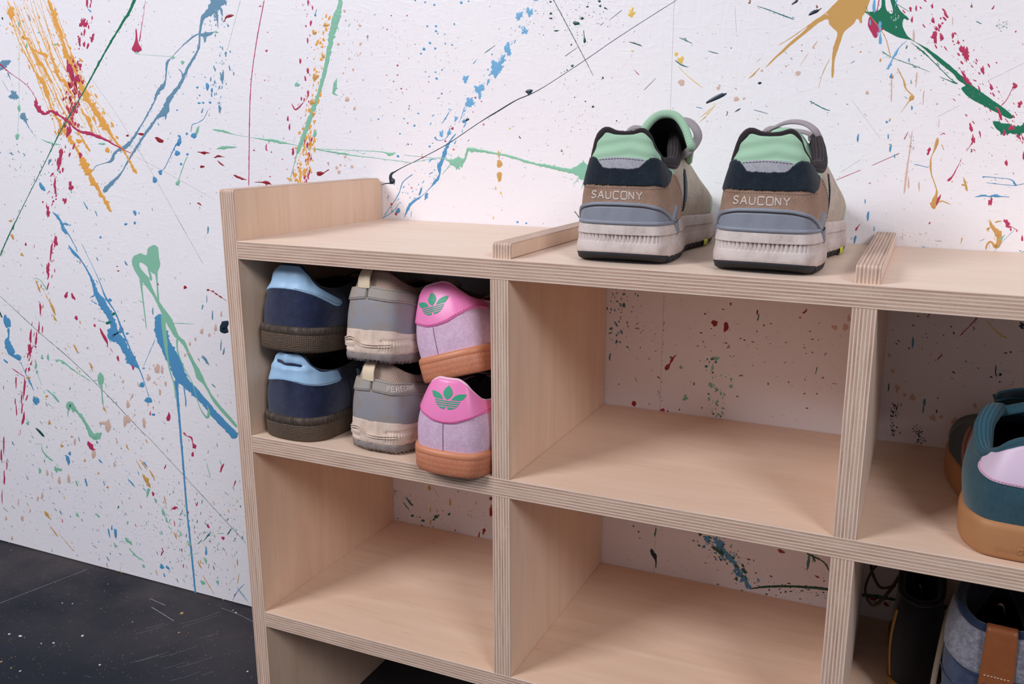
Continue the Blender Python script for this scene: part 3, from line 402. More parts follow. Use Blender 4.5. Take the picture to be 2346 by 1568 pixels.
B('crimson', (345, 370, 13, 48), (400, 165, 15, 34), (368, 240, 8, 70, 6), (290, 650, 7, 50), (280, 785, 6, 40, 5), (220, 850, 9, 50, 5), (215, 950, 13, 54), (260, 870, 7, 46, 5), (175, 1220, 8, 80, 4), (155, 1300, 5, 44), (118, 1385, 5, 40, -4), (168, 1440, 9, 50, 8), (475, 555, 12, 24, 10), (525, 565, 10, 30, -25), (548, 718, 10, 20, -10), (680, 772, 7, 14, -20), (848, 1010, 8, 24, -12), (955, 1075, 8, 18, -12), (1205, 1440, 10, 20), (1215, 1412, 9, 14), (1080, 1405, 5, 16), (185, 188, 8, 12), (110, 1320, 4, 26), (115, 1180, 5, 50), rag=.4); SC('crimson', [(400, 110), (350, 420), (290, 700), (170, 1250), (120, 1568)], 90, 22, (1.5, 6), (1, 6))
R('crimson', (718, 788, 8), (735, 830, 20), (758, 870, 22), (772, 905, 8), (775, 935, 3), rag=.3); R('crimson', (85, 1080, 5), (130, 1110, 6), (178, 1142, 5)); R('crimson', (790, 930, 3), (810, 965, 4)); B('darkred', (1330, 498, 13, 12), (1495, 517, 10, 8), (1530, 527, 9, 7), (1553, 545, 14, 6, 30), (1585, 566, 16, 6, 35), (850, 380, 9, 5), (842, 348, 5), (1136, 476, 6)); R('darkred', (1480, 510, 2), (1540, 535, 4), (1630, 598, 4))
R('navy', (1640, 740, 30), (1612, 775, 60), (1608, 800, 54), (1640, 820, 40), rag=.2); B('green', (818, 688, 13, 12), (780, 752, 24, 11, -10)); R('green', (705, 738, 3), (750, 745, 3)); B('mint', (724, 1158, 24, 50, -4), rag=.1); R('mint', (728, 1190, 20), (733, 1260, 9), (738, 1320, 11), (742, 1350, 5), rag=.1); R('ochre', (742, 1345, 6), (750, 1372, 12), (768, 1400, 3)); R('mint', (660, 1170, 4), (700, 1165, 5)); R('mint', (770, 1220, 4), (752, 1180, 4))
R('mint', (500, 1385, 14), (492, 1355, 40), (505, 1340, 46), (530, 1370, 30), (560, 1400, 14), (600, 1450, 22), (630, 1510, 16), (650, 1560, 22), (690, 1570, 50), rag=.2); R('mint', (490, 1380, 10), (486, 1430, 4)); R('mint', (520, 1380, 16), (532, 1400, 6)); R('mint', (330, 1232, 6), (370, 1260, 8), (410, 1305, 16), (428, 1326, 4), rag=.8); R('mint', (395, 1018, 14), (450, 1032, 10), (520, 1085, 10), (560, 1115, 6), (650, 1170, 5), rag=1.2); B('mint', (345, 1000, 8, 26), (303, 1000, 8, 20), (258, 1060, 9, 28), (265, 1105, 7, 16), (200, 1475, 12, 14), rag=.5); R('mint', (235, 430, 3), (290, 445, 6), (340, 520, 10)); R('mint', (260, 1090, 3), (300, 1200, 3))
R('ochre', (330, 560, 4), (365, 610, 10), (380, 650, 22), (400, 700, 5), rag=.6); R('ochre', (255, 440, 4), (270, 480, 10), (292, 540, 5), rag=.6); B('ochre', (90, 135, 9, 26, -25), (158, 262, 9, 16, -25), (655, 1065, 8, 32, -25), (395, 720, 7, 26, -30), (545, 940, 7, 34, -25), (75, 20, 10, 10), (355, 1470, 10, 16), (335, 1282, 10), (205, 1150, 14, 9), rag=.6); SC('ochre', [(60, 100), (250, 520), (500, 900), (720, 1300)], 40, 60, (1.5, 6), (1, 4), 62); SC('ochre', [(60, 800), (200, 1200), (500, 1560)], 40, 60, (2, 6))
B('beige', (1130, 1085, 22, 34), (1165, 1090, 10, 34), (1070, 1150, 13, 20), (1150, 1250, 9, 26), (1190, 1190, 9, 20), (920, 1340, 13, 30), (950, 1280, 8, 20, 15), (775, 1495, 18, 50), (740, 1475, 30, 12), (900, 1460, 16, 40), (1450, 815, 13, 22), (1550, 790, 12, 26), (1505, 840, 8, 16), (1365, 905, 8, 16), (1405, 870, 8, 16), (1330, 985, 8, 12), (885, 1175, 8, 14), (1355, 970, 7, 12), (1040, 1480, 9, 34), (1590, 690, 8, 20)); SC('beige', [(1100, 1000), (1120, 1300), (900, 1500)], 40, 50, (2, 9), (1, 2.4), 80)
for c, n, a in (('slate', 90, 62), ('teal', 60, 70), ('beige', 60, 75), ('crimson', 50, 85), ('mint', 40, 60), ('grey', 160, 50), ('ochre', 30, 60)): SC(c, [(0, 300), (700, 1000), (1650, 1500)], n, 520, (1, 3.4), (1, 6), a)
# --- left of the photograph, lower part
setf(0, 950, 2.537)
R('forest', (850, 120, 2), (1100, 390, 2.2), (1330, 640, 2), (1430, 750, 2)); R('crimson', (510, 155, 10), (525, 185, 26), (545, 205, 22), (555, 200, 8)); R('crimson', (1062, 105, 8), (1085, 125, 5), (1112, 135, 12), (1120, 165, 5), (1130, 185, 20), (1138, 200, 6)); B('crimson', (982, 18, 9, 20), (1120, 232, 7, 17), (890, 462, 7, 15, -20), (960, 305, 4, 15, 25), (1290, 310, 6, 32, 20), (1015, 545, 10, 9), (1210, 650, 7, 14, -20), (1297, 720, 9, 11), (1145, 522, 4, 15, 20), (25, 370, 5, 45), (40, 295, 4, 26), (22, 180, 4, 62), (8, 240, 5, 44), (12, 480, 3, 40), (940, 810, 4, 14, 15), (1092, 568, 6, 5), (1365, 400, 4, 20, 20), rag=.4); R('crimson', (990, 560, 3), (1020, 540, 8), (1035, 552, 5))
B('blue', (395, 265, 10, 34, -12), (405, 228, 8, 12), (500, 393, 6, 22, -15), (672, 690, 9, 28, -8), (634, 690, 5, 28, -12), (650, 660, 5, 16), (940, 885, 11, 17, -20), (975, 892, 7, 18, -40), (955, 935, 4, 14, -15), (1198, 795, 6, 28), (583, 272, 5, 16, -40), (765, 400, 5, 32, -40), (845, 290, 4, 24, -35), rag=.35); R('blue', (1350, 1085, 2), (1380, 1030, 5), (1422, 985, 2)); R('blue', (1375, 1000, 2), (1400, 1040, 3), (1442, 1088, 3)); R('mint', (1390, 1015, 3), (1425, 1065, 5))
R('mint', (465, -5, 16), (490, 40, 12), (515, 70, 10), (530, 105, 16), (550, 130, 36), (575, 120, 30), (590, 105, 14), rag=.4); R('mint', (725, 718, 10), (745, 738, 18), (770, 760, 6)); R('mint', (750, 778, 6), (790, 822, 10), (835, 850, 5)); R('mint', (240, 190, 5), (258, 228, 7), (310, 272, 8), rag=.6); R('mint', (210, 175, 3), (240, 172, 3), (245, 195, 3)); B('mint', (860, 452, 9, 30, 8), (905, 502, 7, 16, -20), (950, 570, 8, 30, -15), (968, 615, 5, 20, -25), (330, 320, 16, 16), (350, 322, 12, 10), (450, 585, 6, 18, -30), (570, 590, 5, 16, -30), (1195, 850, 7, 19, -20), (1178, 978, 10, 18, -35), (1265, 978, 7, 15, -30), (1103, 752, 7, 16, -20), (742, 630, 5, 12), (232, 328, 8, 16, -15), (445, 400, 5, 20, -20), (1050, 695, 5, 14, -15), (835, 882, 6, 14, -20), (670, 762, 6, 16, -30), rag=.5); R('mint', (1085, 820, 3), (1160, 805, 4)); R('mint', (690, 740, 3), (720, 738, 4)); R('mint', (1200, 280, 3), (1225, 370, 4)); R('mint', (1262, 695, 3), (1300, 690, 5)); R('teal', (1180, 740, 4), (1220, 690, 8), rag=1); R('teal', (1320, 700, 6), (1345, 665, 8), rag=1); R('green', (690, 530, 5), (686, 548, 9))
R('ochre', (828, 345, 8), (848, 380, 20), (862, 405, 14), (876, 430, 4), rag=.5); R('ochre', (868, 320, 5), (885, 350, 9), (902, 382, 3), rag=.5); R('ochre', (815, 262, 3), (840, 300, 7), (855, 322, 4), rag=.8); R('ochre', (790, 262, 3), (825, 325, 5), rag=.8); R('ochre', (258, 560, 5), (268, 575, 16), (300, 615, 4)); R('ochre', (292, 648, 5), (312, 678, 8), (338, 712, 5)); R('ochre', (340, 690, 2), (432, 798, 5)); R('ochre', (1180, 938, 4), (1245, 1046, 4)); B('ochre', (360, 183, 10, 9), (625, 423, 8, 7), (572, 343, 6), (493, 268, 6, 10), (1160, 875, 4, 28, -25), (1020, 705, 5, 22, -20), (740, 190, 4, 20, -25), (1380, 860, 4, 20), (910, 920, 3, 18, -20), (960, 500, 4, 24, -15), (418, 130, 7), (70, 790, 7), rag=.5); R('ochre', (1390, 925, 4), (1380, 985, 4))
B('beige', (630, 72, 14, 36), (600, 48, 22, 9), (545, 232, 13, 26), (130, 605, 9, 18), (245, 475, 8, 20, 10), (220, 490, 6, 16, 15), (345, 385, 9, 24), (400, 375, 9, 28), (435, 160, 7, 22), (665, 290, 5, 18), (838, 50, 10, 28), (745, 30, 16, 24), (70, 720, 7, 12), (175, 560, 5, 12), (275, 340, 7, 20), (35, 605, 6, 14), (680, 160, 5, 12), (108, 510, 3, 26))
for c, n, a in (('slate', 80, 60), ('teal', 130, 62), ('beige', 70, 75), ('crimson', 50, 80), ('mint', 60, 55), ('grey', 160, 45), ('ochre', 50, 65), ('blue', 40, 60)): SC(c, [(0, 150), (700, 600), (1400, 800)], n, 270, (1, 3.2), (1, 7), a)
for c, n in (('teal', 110), ('mint', 60), ('slate', 60), ('crimson', 30), ('ochre', 30)): SC(c, [(900, 700), (1400, 700)], n, 170, (1, 3.4), (1, 6), 65 if c != 'teal' else 110)
# --- seen through the compartments
setf(1340, 640, 4.9)
R('darkred', (1032, 848, 8), (1005, 868, 16), (975, 910, 30), (955, 950, 16), (930, 980, 50), (915, 1010, 56), (915, 1025, 40), rag=.1, name='paint_drip'); B('crimson', (548, 1397, 24, 30), (872, 1470, 26, 20)); B('teal', (438, 292, 20, 26), (293, 555, 19, 17), (357, 700, 12, 22), (280, 870, 10, 40, 8), (475, 488, 8, 17), (285, 605, 26, 8, -20), (362, 250, 16, 9), (408, 220, 6, 16), (430, 170, 8, 18, 15), (565, 168, 7, 12), (965, 880, 16, 14), (335, 350, 8, 16), (1072, 990, 10, 18)); B('navy', (595, 185, 7, 14, -20), (293, 248, 7, 8), (335, 203, 6), (380, 335, 5, 9), (415, 345, 6), (524, 368, 6), (283, 375, 6, 10), (400, 428, 8, 8), (352, 110, 10, 5), (622, 768, 5, 12), (380, 1180, 5, 12), (745, 1025, 5), (283, 908, 6), (930, 1482, 8), (1060, 1465, 6, 12), (723, 1402, 7), (250, 330, 8, 16)); R('ochre', (562, 1090, 5), (572, 1128, 10), (585, 1165, 5)); SC('brown', [(300, 200), (600, 500), (700, 900)], 70, 130, (1.5, 5), (1, 5), -35); SC('brown', [(902, 180), (880, 700), (858, 1450)], 26, 2, (1.5, 4), (1, 4)); SC('slate', [(820, 1250), (860, 1370)], 10, 9, (2, 6), (1, 4))
setf(0, 0, 1)
B('darkred', (1637, 741, 7, 8, -20), (1735, 716, 2, 7), (1453, 925, 5, 6)); R('darkred', (1662, 738, 5), (1663, 752, 11), (1658, 762, 3)); R('darkred', (1664, 800, 2), (1672, 790, 2)); B('teal', (1632, 823, 5, 3), (1618, 840, 4, 3), (1590, 880, 2, 4), (1640, 830, 3, 3), (1760, 880, 2, 3)); B('beige', (1912, 751, 7, 6), (1937, 750, 7, 8), (1945, 730, 4, 8), rag=.3); R('darkred', (1848, 708, 3), (1845, 714, 5), (1838, 718, 4)); B('darkred', (1833, 728, 2), (1750, 746, 2.2), (1766, 742, 2), (1734, 760, 1.8), (1674, 697, 2, 4), rag=.3); R('forest', (1739, 720, 2), (1736, 736, 3)); B('mint', (1640, 822, 6, 5), (1636, 884, 2), (1560, 842, 4), (1675, 870, 3, 4), rag=.5); SC('mint', [(1625, 820), (1640, 870), (1650, 950)], 34, 12, (1, 4), (1, 1.6)); SC('forest', [(1625, 820), (1640, 890), (1650, 960)], 24, 14, (.8, 2.4), (1, 1.6)); B('mint', (1629, 884, 5), (1641, 892, 4), (1675, 886, 4, 5), (1570, 912, 5, 7), (1641, 924, 3), (1656, 936, 3), (1646, 950, 4, 3), rag=.5); SC('slate', [(1400, 690), (1430, 700), (1400, 800)], 30, 14, (.8, 3), (1, 3), 60); SC('navy', [(1560, 700), (1750, 780), (1920, 900)], 60, 60, (.5, 1.6), (1, 3)); SC('brown', [(1560, 780), (1700, 860), (1900, 820)], 60, 60, (.5, 1.8), (1, 3)); B('yellow', (1690, 742, 2), (1735, 800, 2)); R('forest', (1873, 840, 2), (1868, 858, 2))
setf(850, 1080, 7.82)
R('teal', (615, 455, 10), (660, 515, 34), (700, 575, 28), (730, 605, 30), (760, 628, 8), rag=.5); R('teal', (568, 548, 8), (600, 590, 20), (640, 640, 18), (672, 680, 16), (682, 715, 12), rag=.4); B('green', (742, 800, 28, 26), (930, 887, 36, 26), (1400, 772, 26, 24), (1165, 820, 44, 34, -40), (1125, 870, 26, 18)); B('ochre', (1418, 560, 18, 72), (1065, 690, 10, 56, 5), (1185, 710, 9, 38, 12), (1068, 920, 12, 60, 4), (1045, 300, 30, 44), rag=.3); B('darkred', (2028, 1060, 32, 34), (2012, 1110, 18, 30), (1935, 1145, 14, 58, 8), (2150, 720, 30, 100), (2150, 490, 34, 34), (1285, 708, 12, 10), (875, 825, 12, 14), (1212, 790, 10, 28)); R('navy', (890, 962, 12), (920, 985, 26), (975, 1008, 10)); B('navy', (550, 912, 12), (478, 848, 14, 10), (1112, 996, 11), (1885, 570, 10), (1510, 1062, 8, 20)); R('ochre', (1095, 265, 6), (1220, 470, 6)); R('navy', (1545, 345, 8), (1572, 380, 14)); SC('brown', [(450, 300), (1200, 700), (2100, 900)], 90, 160, (3, 8), (1, 3)); SC('brown', [(400, 300), (450, 430)], 14, 14, (3, 10), (1, 2.4))
setf(0, 0, 1)
R('navy', (1492, 1258, 7), (1494, 1266, 8), (1500, 1274, 9), (1503, 1285, 4), (1502, 1302, 2)); R('teal', (1503, 1210, 3), (1500, 1230, 3)); B('navy', (1451, 1206, 2), (1463, 1219, 3, 1.5, 40)); SC('blue', [(1612, 1228), (1655, 1255), (1690, 1300), (1715, 1345)], 60, 12, (1, 4.5), (1, 3.5)); SC('forest', [(1600, 1228), (1650, 1250), (1680, 1290), (1705, 1330)], 60, 14, (1, 3.6), (1, 3)); R('blue', (1635, 1232, 6), (1655, 1258, 9), (1680, 1290, 6), (1700, 1322, 9), (1722, 1350, 3), rag=1.0); R('forest', (1630, 1252, 3), (1645, 1262, 7), (1660, 1275, 3)); R('forest', (1715, 1350, 2), (1760, 1345, 5), (1830, 1345, 6), (1900, 1351, 7), (1970, 1363, 8), (2010, 1368, 9), (2060, 1376, 7), (2110, 1388, 14), (2150, 1392, 12), (2250, 1400, 8), rag=.3); R('forest', (1848, 1268, 4), (1862, 1275, 4), (1880, 1284, 4), (1892, 1294, 3), (1900, 1310, 3)); R('teal', (1854, 1270, 3), (1852, 1292, 7), (1849, 1308, 3)); R('forest', (1862, 1276, 6), (1868, 1288, 3)); B('darkred', (1790, 1264, 9, 4, 20), (1872, 1322, 6, 2, 30), (1888, 1332, 2), (2000, 1372, 10, 5, 15), (2030, 1385, 9, 4, 35), (2072, 1370, 6, 4, 15), (2085, 1410, 5, 3, 30), (1562, 1330, 2, 5)); SC('brown', [(1440, 1240), (1650, 1300), (1890, 1350)], 60, 34, (.6, 2), (1, 3)); SC('navy', [(1740, 1340), (1890, 1375)], 40, 12, (.6, 2.4), (1, 3)); SC('ochre', [(2010, 1375), (2100, 1400)], 24, 6, (.6, 2), (2, 8), 14)
setf(1900, 680, 2.377)
B('blue', (455, 250, 6, 34, 3), (518, 575, 9, 20), (512, 610, 5, 28, 6), rag=.2); B('forest', (323, 495, 4, 24, 5), (584, 625, 4, 12, 3)); R('darkred', (808, 112, 7), (760, 165, 6), (712, 212, 5)); R('darkred', (618, 312, 5), (600, 330, 8), (586, 346, 5)); R('darkred', (550, 92, 6), (530, 114, 4)); B('beige', (370, 500, 14, 20), (452, 548, 17, 18), (345, 405, 10, 12), (328, 320, 10, 11), (563, 660, 16, 20), (683, 680, 22, 18), (793, 593, 10, 16), (411, 535, 8, 13), (610, 655, 10, 9), (390, 590, 9, 9), rag=.4); R('yellow', (862, 128, 3), (890, 170, 5), (930, 205, 8), (968, 228, 8)); SC('navy', [(350, 580), (345, 770)], 50, 12, (1.5, 5), (1, 3), 80); SC('navy', [(470, 700), (510, 800)], 50, 14, (1.5, 5), (1, 3), -40); SC('navy', [(320, 120), (700, 380), (1000, 480)], 60, 90, (1.5, 5), (1, 3)); R('forest', (908, 370, 5), (906, 410, 8), (912, 440, 4)); R('navy', (780, 160, 3), (790, 175, 5), (780, 185, 3)); B('navy', (932, 424, 9, 8), (988, 302, 6), (928, 465, 5)); SC('darkred', [(950, 540), (1050, 480)], 12, 16, (1.5, 5), (1, 4), 75); SC('navy', [(1035, 150), (1060, 165)], 14, 7, (2, 6), (1, 3))
# --- the splashes go on past the edges of the photograph
setf(0, 0, 1)
for c, n in (('slate', 120), ('crimson', 120), ('mint', 80), ('blue', 120), ('ochre', 90), ('grey', 160), ('beige', 80), ('forest', 80)):
    SC(c, [(-60, 1100), (-250, 300), (300, -260), (1200, -330), (2200, -300), (2700, 200), (2900, 700)], n, 120, (.7, 3.4), (1, 5), 60)
R('orange', (30, -320, 10), (60, -160, 14), (75, -20, 12), rag=.7); R('orange', (-60, -260, 6), (10, -120, 8), (40, 0, 4), rag=.7); R('slate', (560, -260, 30), (530, -120, 26), (500, -20, 34), rag=.5); R('green', (420, -260, 10), (350, -110, 8), (310, -8, 8), rag=.3)
R('mint', (840, -220, 12), (810, -100, 10), (782, -10, 9), rag=.4); R('sky', (1300, -240, 18), (1270, -110, 24), (1235, -20, 12), rag=.8); R('ochre', (1990, -190, 40), (1985, -90, 70), (1975, -12, 60), rag=.5); R('green', (2060, -260, 14), (2040, -120, 26), (2030, -14, 20), rag=.6); R('forest', (1600, -40, 2), (1780, -150, 2)); R('navy', (1545, 0, 2), (1700, -110, 2), (1800, -190, 2))
R('crimson', (2420, 60, 10), (2450, 200, 24), (2520, 330, 8), rag=.8); R('green', (2350, 290, 26), (2480, 320, 16), (2640, 420, 6), rag=.6); R('mint', (2560, 180, 10), (2700, 330, 20), (2820, 520, 6), rag=.5); R('blue', (2600, 500, 6), (2720, 480, 14), (2850, 520, 4), rag=.4); R('crimson', (-20, 1020, 8), (-60, 1180, 10), (-70, 1300, 4), rag=.8); R('blue', (-160, 500, 12), (-120, 640, 26), (-60, 760, 8), rag=.6); R('mint', (-220, 820, 8), (-140, 900, 14), (-90, 1000, 4), rag=.5)
for c in SPECKS:
    o = mesh('paint_specks', SPECKS[c][0], SPECKS[c][1], PM[c], wall, True); o['kind'] = 'stuff'

# ------------------------------------------------------------------ the floor: crumbs, chips and drag marks
def on_floor(px, py, h=0.0):
    v = CAM_R @ np.array([(px - 1173 - PPX) / CAM_F, -(py - 784 - PPY) / CAM_F, -1.0])
    t = (h - Z0 - CAM_C[2]) / v[2]; q = CAM_C + t * v; return (q[0], q[1], h)
def F_(x, y): return (x / 2.537, 950 + y / 2.537)
M_SCR = plain('chalky_scuff', (128, 128, 136), .8)
def scratch(pts, w):
    P = cat([F_(x, y) for x, y in pts], 12); V = []; Q = [np.array(on_floor(p[0], p[1], .15)) for p in P]
    for i, q in enumerate(Q):
        t = Q[min(i + 1, len(Q) - 1)] - Q[max(i - 1, 0)]; t /= np.linalg.norm(t); n = np.array([-t[1], t[0], 0]); ww = w * (.5 + nrg.rand() * .5)
        V += [q - n * ww, q + n * ww]
    mesh('scuff_mark', V, grid(len(Q), 2), M_SCR, floor)
scratch([(0, 1097), (250, 1000), (505, 902)], .7); scratch([(1285, 1125), (1380, 1160), (1470, 1205)], .6); scratch([(870, 1070), (960, 1110)], .8); scratch([(880, 1120), (1010, 1200)], .8)
for k in range(12):
    a, b = 700 + 760 * nrg.rand(), 1200 + 350 * nrg.rand(); l = 30 + 90 * nrg.rand(); scratch([(a, b), (a + l, b - l * .25), (a + 2 * l, b - l * .6)], .18 + .15 * nrg.rand())
def crumb(px, py, r, mat, flat=.5):
    c = np.array(on_floor(*F_(px, py), 0)); n = 7; V = []
    for k, (q, h) in enumerate(((1, 0), (.8, flat * .7), (.3, flat))):
        for i in range(n):
            t = 6.283 * i / n; V.append(c + np.array([math.cos(t), math.sin(t), 0]) * r * q * (.6 + .6 * nrg.rand()) + np.array([0, 0, h * r]))
    return V, grid(3, n, True) + [tuple(2 * n + i for i in range(n))]
CH = {'paint_chip': plain('paint_chip', (222, 220, 216), .7), 'wood_crumb': plain('wood_crumb', (188, 156, 104), .8)}
for x, y, r, k in ((362, 1098, 1.2, 0), (421, 1101, 1.1, 0), (53, 1278, 2.0, 0), (117, 1290, 2.4, 0), (142, 1297, .9, 1), (240, 1333, 1.2, 0), (310, 1330, 1.8, 0), (480, 1288, 2.0, 0), (1057, 1157, 2.8, 1), (1040, 1270, 1.8, 1), (1355, 1140, 1.6, 1), (1372, 1154, 1.8, 0), (65, 1475, 1.5, 1), (118, 1493, 1.5, 0), (588, 1128, .9, 1), (8, 1438, 1.6, 1), (580, 1457, 1.6, 0), (1440, 1495, 1.5, 0), (770, 1207, .9, 0), (65, 790, 1.2, 1), (627, 987, 1.1, 1)):
    nm = ('paint_chip', 'wood_crumb')[k]; V, F = crumb(x, y, r, None); mesh(nm, V, F, CH[nm], floor, False)
V, F = [], []
for k in range(700):
    a = (rng.random() * 1560, 780 + rng.random() * 760)
    if a[1] < 730 + a[0] * .29: continue
    v, f = crumb(a[0], a[1], .25 + .35 * rng.random() ** 3, None, .6); n = len(V); V += v; F += [tuple(i + n for i in q) for q in f]
o = mesh('dust_specks', V, F, CH['wood_crumb'], floor, False); o['kind'] = 'stuff'

# ------------------------------------------------------------------ the plywood shoe rack
def panel(name, parent, outline, thick, loc, rot, bev=.5):
    """board cut from 18 mm ply: outline in its own plane (x along the grain), local z through the plies"""
    me = bpy.data.meshes.new(name); bm = bmesh.new(); h = thick / 2000
    vs = [bm.verts.new((x / 1000, y / 1000, -h)) for x, y in outline]; f = bm.faces.new(vs)
    r = bmesh.ops.extrude_face_region(bm, geom=[f]); bmesh.ops.translate(bm, vec=(0, 0, 2 * h), verts=[v for v in r['geom'] if isinstance(v, bmesh.types.BMVert)])
    bmesh.ops.recalc_face_normals(bm, faces=bm.faces)
    es = [e for e in bm.edges if abs(e.verts[0].co.z - e.verts[1].co.z) < 1e-6]
    bmesh.ops.bevel(bm, geom=es, offset=bev / 1000, segments=2, profile=.5, affect='EDGES', clamp_overlap=True)
    for f in bm.faces: f.material_index = 0 if abs(f.normal.z) > .95 else 1
    bm.to_mesh(me); bm.free(); o = link(name, me, (M_FACE, M_EDGE), parent, False); o.location = [c / 1000 for c in loc]; o.rotation_euler = rot; return o
def rounded(x0, x1, y0, y1, r=(0, 0, 0, 0)):
    P = []
    for (cx, cy, a), q in zip(((x0, y0, 180), (x1, y0, 270), (x1, y1, 0), (x0, y1, 90)), r):
        if q == 0: P.append((cx, cy)); continue
        ox, oy = cx + (q if cx == x0 else -q), cy + (q if cy == y0 else -q)
        P += [(ox + q * math.cos(math.radians(a + t)), oy + q * math.sin(math.radians(a + t))) for t in (0, 18, 36, 54, 72, 90)]
    return P
TH, DEP = 18.0, 253.6
X1, X2, X3 = 297.2, 598.7, 900.2
ZM, ZL = -202.2, -405.1
rack = root('shoe_rack', 'long birch plywood shoe rack with open cubby holes, standing against the paint-splattered wall', 'shoe rack', (0, 0, -Z0))
HP = math.pi / 2
def vert(name, x, z0, z1, r=(0, 0, 0, 0), y0=0, y1=DEP, t=TH):     # upright board, grain running up
    return panel(name, rack, rounded(z0, z1, y0, y1, r), t, (x + t / 2, 0, Z0), (0, -HP, 0))
def horiz(name, z, x0, x1, t=TH):
    return panel(name, rack, rounded(x0, x1, 0, DEP), t, (0, 0, Z0 + z - t / 2), (0, 0, 0))
vert('side_panel', 0, -Z0, 50, (0, 3, 9, 0)); vert('side_panel', X3, -Z0, 50, (0, 3, 9, 0))
horiz('top_board', 0, TH, X3); horiz('shelf', ZM, TH, X3, 18.4); horiz('shelf', ZL, TH, X3)
for x in (X1, X2):
    vert('divider', x, ZM, -TH); vert('divider', x, ZL, ZM - 18.4); vert('divider', x, -Z0, ZL - TH)
    b = panel('batten', rack, rounded(0, 13.5, 5, DEP - 2, (0, 2.5, 2.5, 0)), TH, (x + TH / 2, 0, Z0), (0, -HP, 0), .8)
# ------------------------------------------------------------------ shoes
class Shoe:
    """one shoe in its own frame, mm: heel at the origin, toe along +y, s = distance round the outline from the heel (s > 0 right)"""
    def __init__(self, root, L, hw, ww, bw, zt, lean, zb, gk=.72, spring=10, inset=3, ph=None, qz=None, bul=None, y1=None, yc0=34, toe=.25, heel_r=1.0, sq=.93, bev=0):
        self.root = root; self.L = L
        R_ = [(hw * .34 * heel_r, .004 * L), (hw * .68 * heel_r, .022 * L), (hw * sq, .07 * L), (hw, .14 * L), (hw * .99, .24 * L), (ww, .42 * L), (bw * .93, .58 * L), (bw, .70 * L), (bw * .93, .82 * L), (bw * .66, .93 * L)]
        L_ = [(-x * (.97 if y > .3 * L else 1), y * (1.02 if y > .6 * L else 1)) for x, y in R_]
        P = cat([(0, 0)] + R_ + [(bw * toe, L)] + L_[::-1], 40, True)
        d = np.hypot(*(np.roll(P, -1, 0) - P).T); s = np.concatenate([[0], np.cumsum(d)]); tot = s[-1]
        it = int(np.argmax(P[:, 1])); self.S = s[it]
        X = np.append(P[:, 0], P[0, 0]); Y = np.append(P[:, 1], P[0, 1])
        ss = np.concatenate([s[it:-1] - tot, s[:it + 1]]); self.tab = (ss, np.concatenate([X[it:-1], X[:it + 1]]), np.concatenate([Y[it:-1], Y[:it + 1]]))
        self.s0, self.s1 = ss[0], ss[-1]
        self.zt, self.lean, self.zbn = crv(zt), crv(lean), zb
        self.ph = crv(ph or [(0, 1), (90, 1.1), (150, 1.8), (300, 2.6)]); self.qz = crv(qz or [(0, 1), (110, 1), (170, 1.7), (300, 2.2)])
        self.bul = crv(bul or [(0, 2.5), (60, 2), (150, 3), (300, 5)])
        self.gk, self.spring, self.inset, self.yc0, self.bev = gk, spring, inset, yc0, bev
        self.y1 = y1 or L - 16; self.mirror = 1
    def base(self, s):
        ss, X, Y = self.tab; s = np.asarray(s, float)
        x, y = np.interp(s, ss, X), np.interp(s, ss, Y)
        tx = np.interp(s + 1.5, ss, X) - np.interp(s - 1.5, ss, X); ty = np.interp(s + 1.5, ss, Y) - np.interp(s - 1.5, ss, Y); m = np.hypot(tx, ty) + 1e-9
        return x, y, ty / m, -tx / m
    def zmap(self, y, z):
        u = np.clip(np.asarray(y, float) / self.L, 0, 1); g = 1 - (1 - self.gk) * np.clip((u - .25) / .6, 0, 1) ** 1.2
        return z * g + self.spring * np.clip((u - .66) / .34, 0, 1) ** 2 + self.bev * np.clip(1 - u / .09, 0, 1) ** 1.5 * np.clip(1 - z / 14, 0, 1)
    def U0(self, s, v):
        s, v = np.broadcast_arrays(np.asarray(s, float), np.asarray(v, float)); a = np.abs(s)
        x, y, nx, ny = self.base(s); x = x - nx * self.inset; y = y - ny * self.inset
        k = self.lean(a); cy = np.clip(y, self.yc0, self.y1); v_ = np.clip(v, 0, 1); h = v_ ** self.ph(a) * k; b = self.bul(a) * np.sin(math.pi * v_)
        zb = self.zmap(y, self.zbn); zf = np.where(v_ < 1, 1 - (1 - v_) ** self.qz(a), 1)
        return np.stack([x + (0 - x) * h + nx * b, y + (cy - y) * h + ny * b, zb + (self.zt(a) - zb) * zf], -1)
    def U(self, s, v, off=0):
        p = self.U0(s, v)
        if np.all(np.asarray(off) == 0): return p
        a = self.U0(np.asarray(s) + .8, v) - self.U0(np.asarray(s) - .8, v); v2 = np.clip(np.asarray(v) + .01, 0, 1); v1 = np.clip(np.asarray(v) - .01, 0, 1)
        b = self.U0(s, v2) - self.U0(s, v1); n = np.cross(a, b); n /= np.linalg.norm(n, axis=-1, keepdims=True) + 1e-9
        return p + n * np.asarray(off)[..., None]
    def v(self, s, z):
        s = np.asarray(s, float); a = np.abs(s); x, y, nx, ny = self.base(s); zb = self.zmap(y, self.zbn); f = np.clip((z - zb) / (self.zt(a) - zb), 0, 1)
        return 1 - (1 - f) ** (1 / self.qz(a))
    def Uz(self, s, z, off=0): return self.U(s, self.v(s, z), off)
    def Q(self, s, z, off=0):            # the side of the sole
        x, y, nx, ny = self.base(s); s, z, off = np.broadcast_arrays(np.asarray(s, float), np.asarray(z, float), np.asarray(off, float))
        return np.stack([x + nx * off, y + ny * off, self.zmap(y, z)], -1)
    def flip(self, F): return F
    def emit(self, name, V, F, mat, uv=None, parent=None, smooth=True):
        return mesh(name, V, F, mat, parent or self.root, smooth, uv)
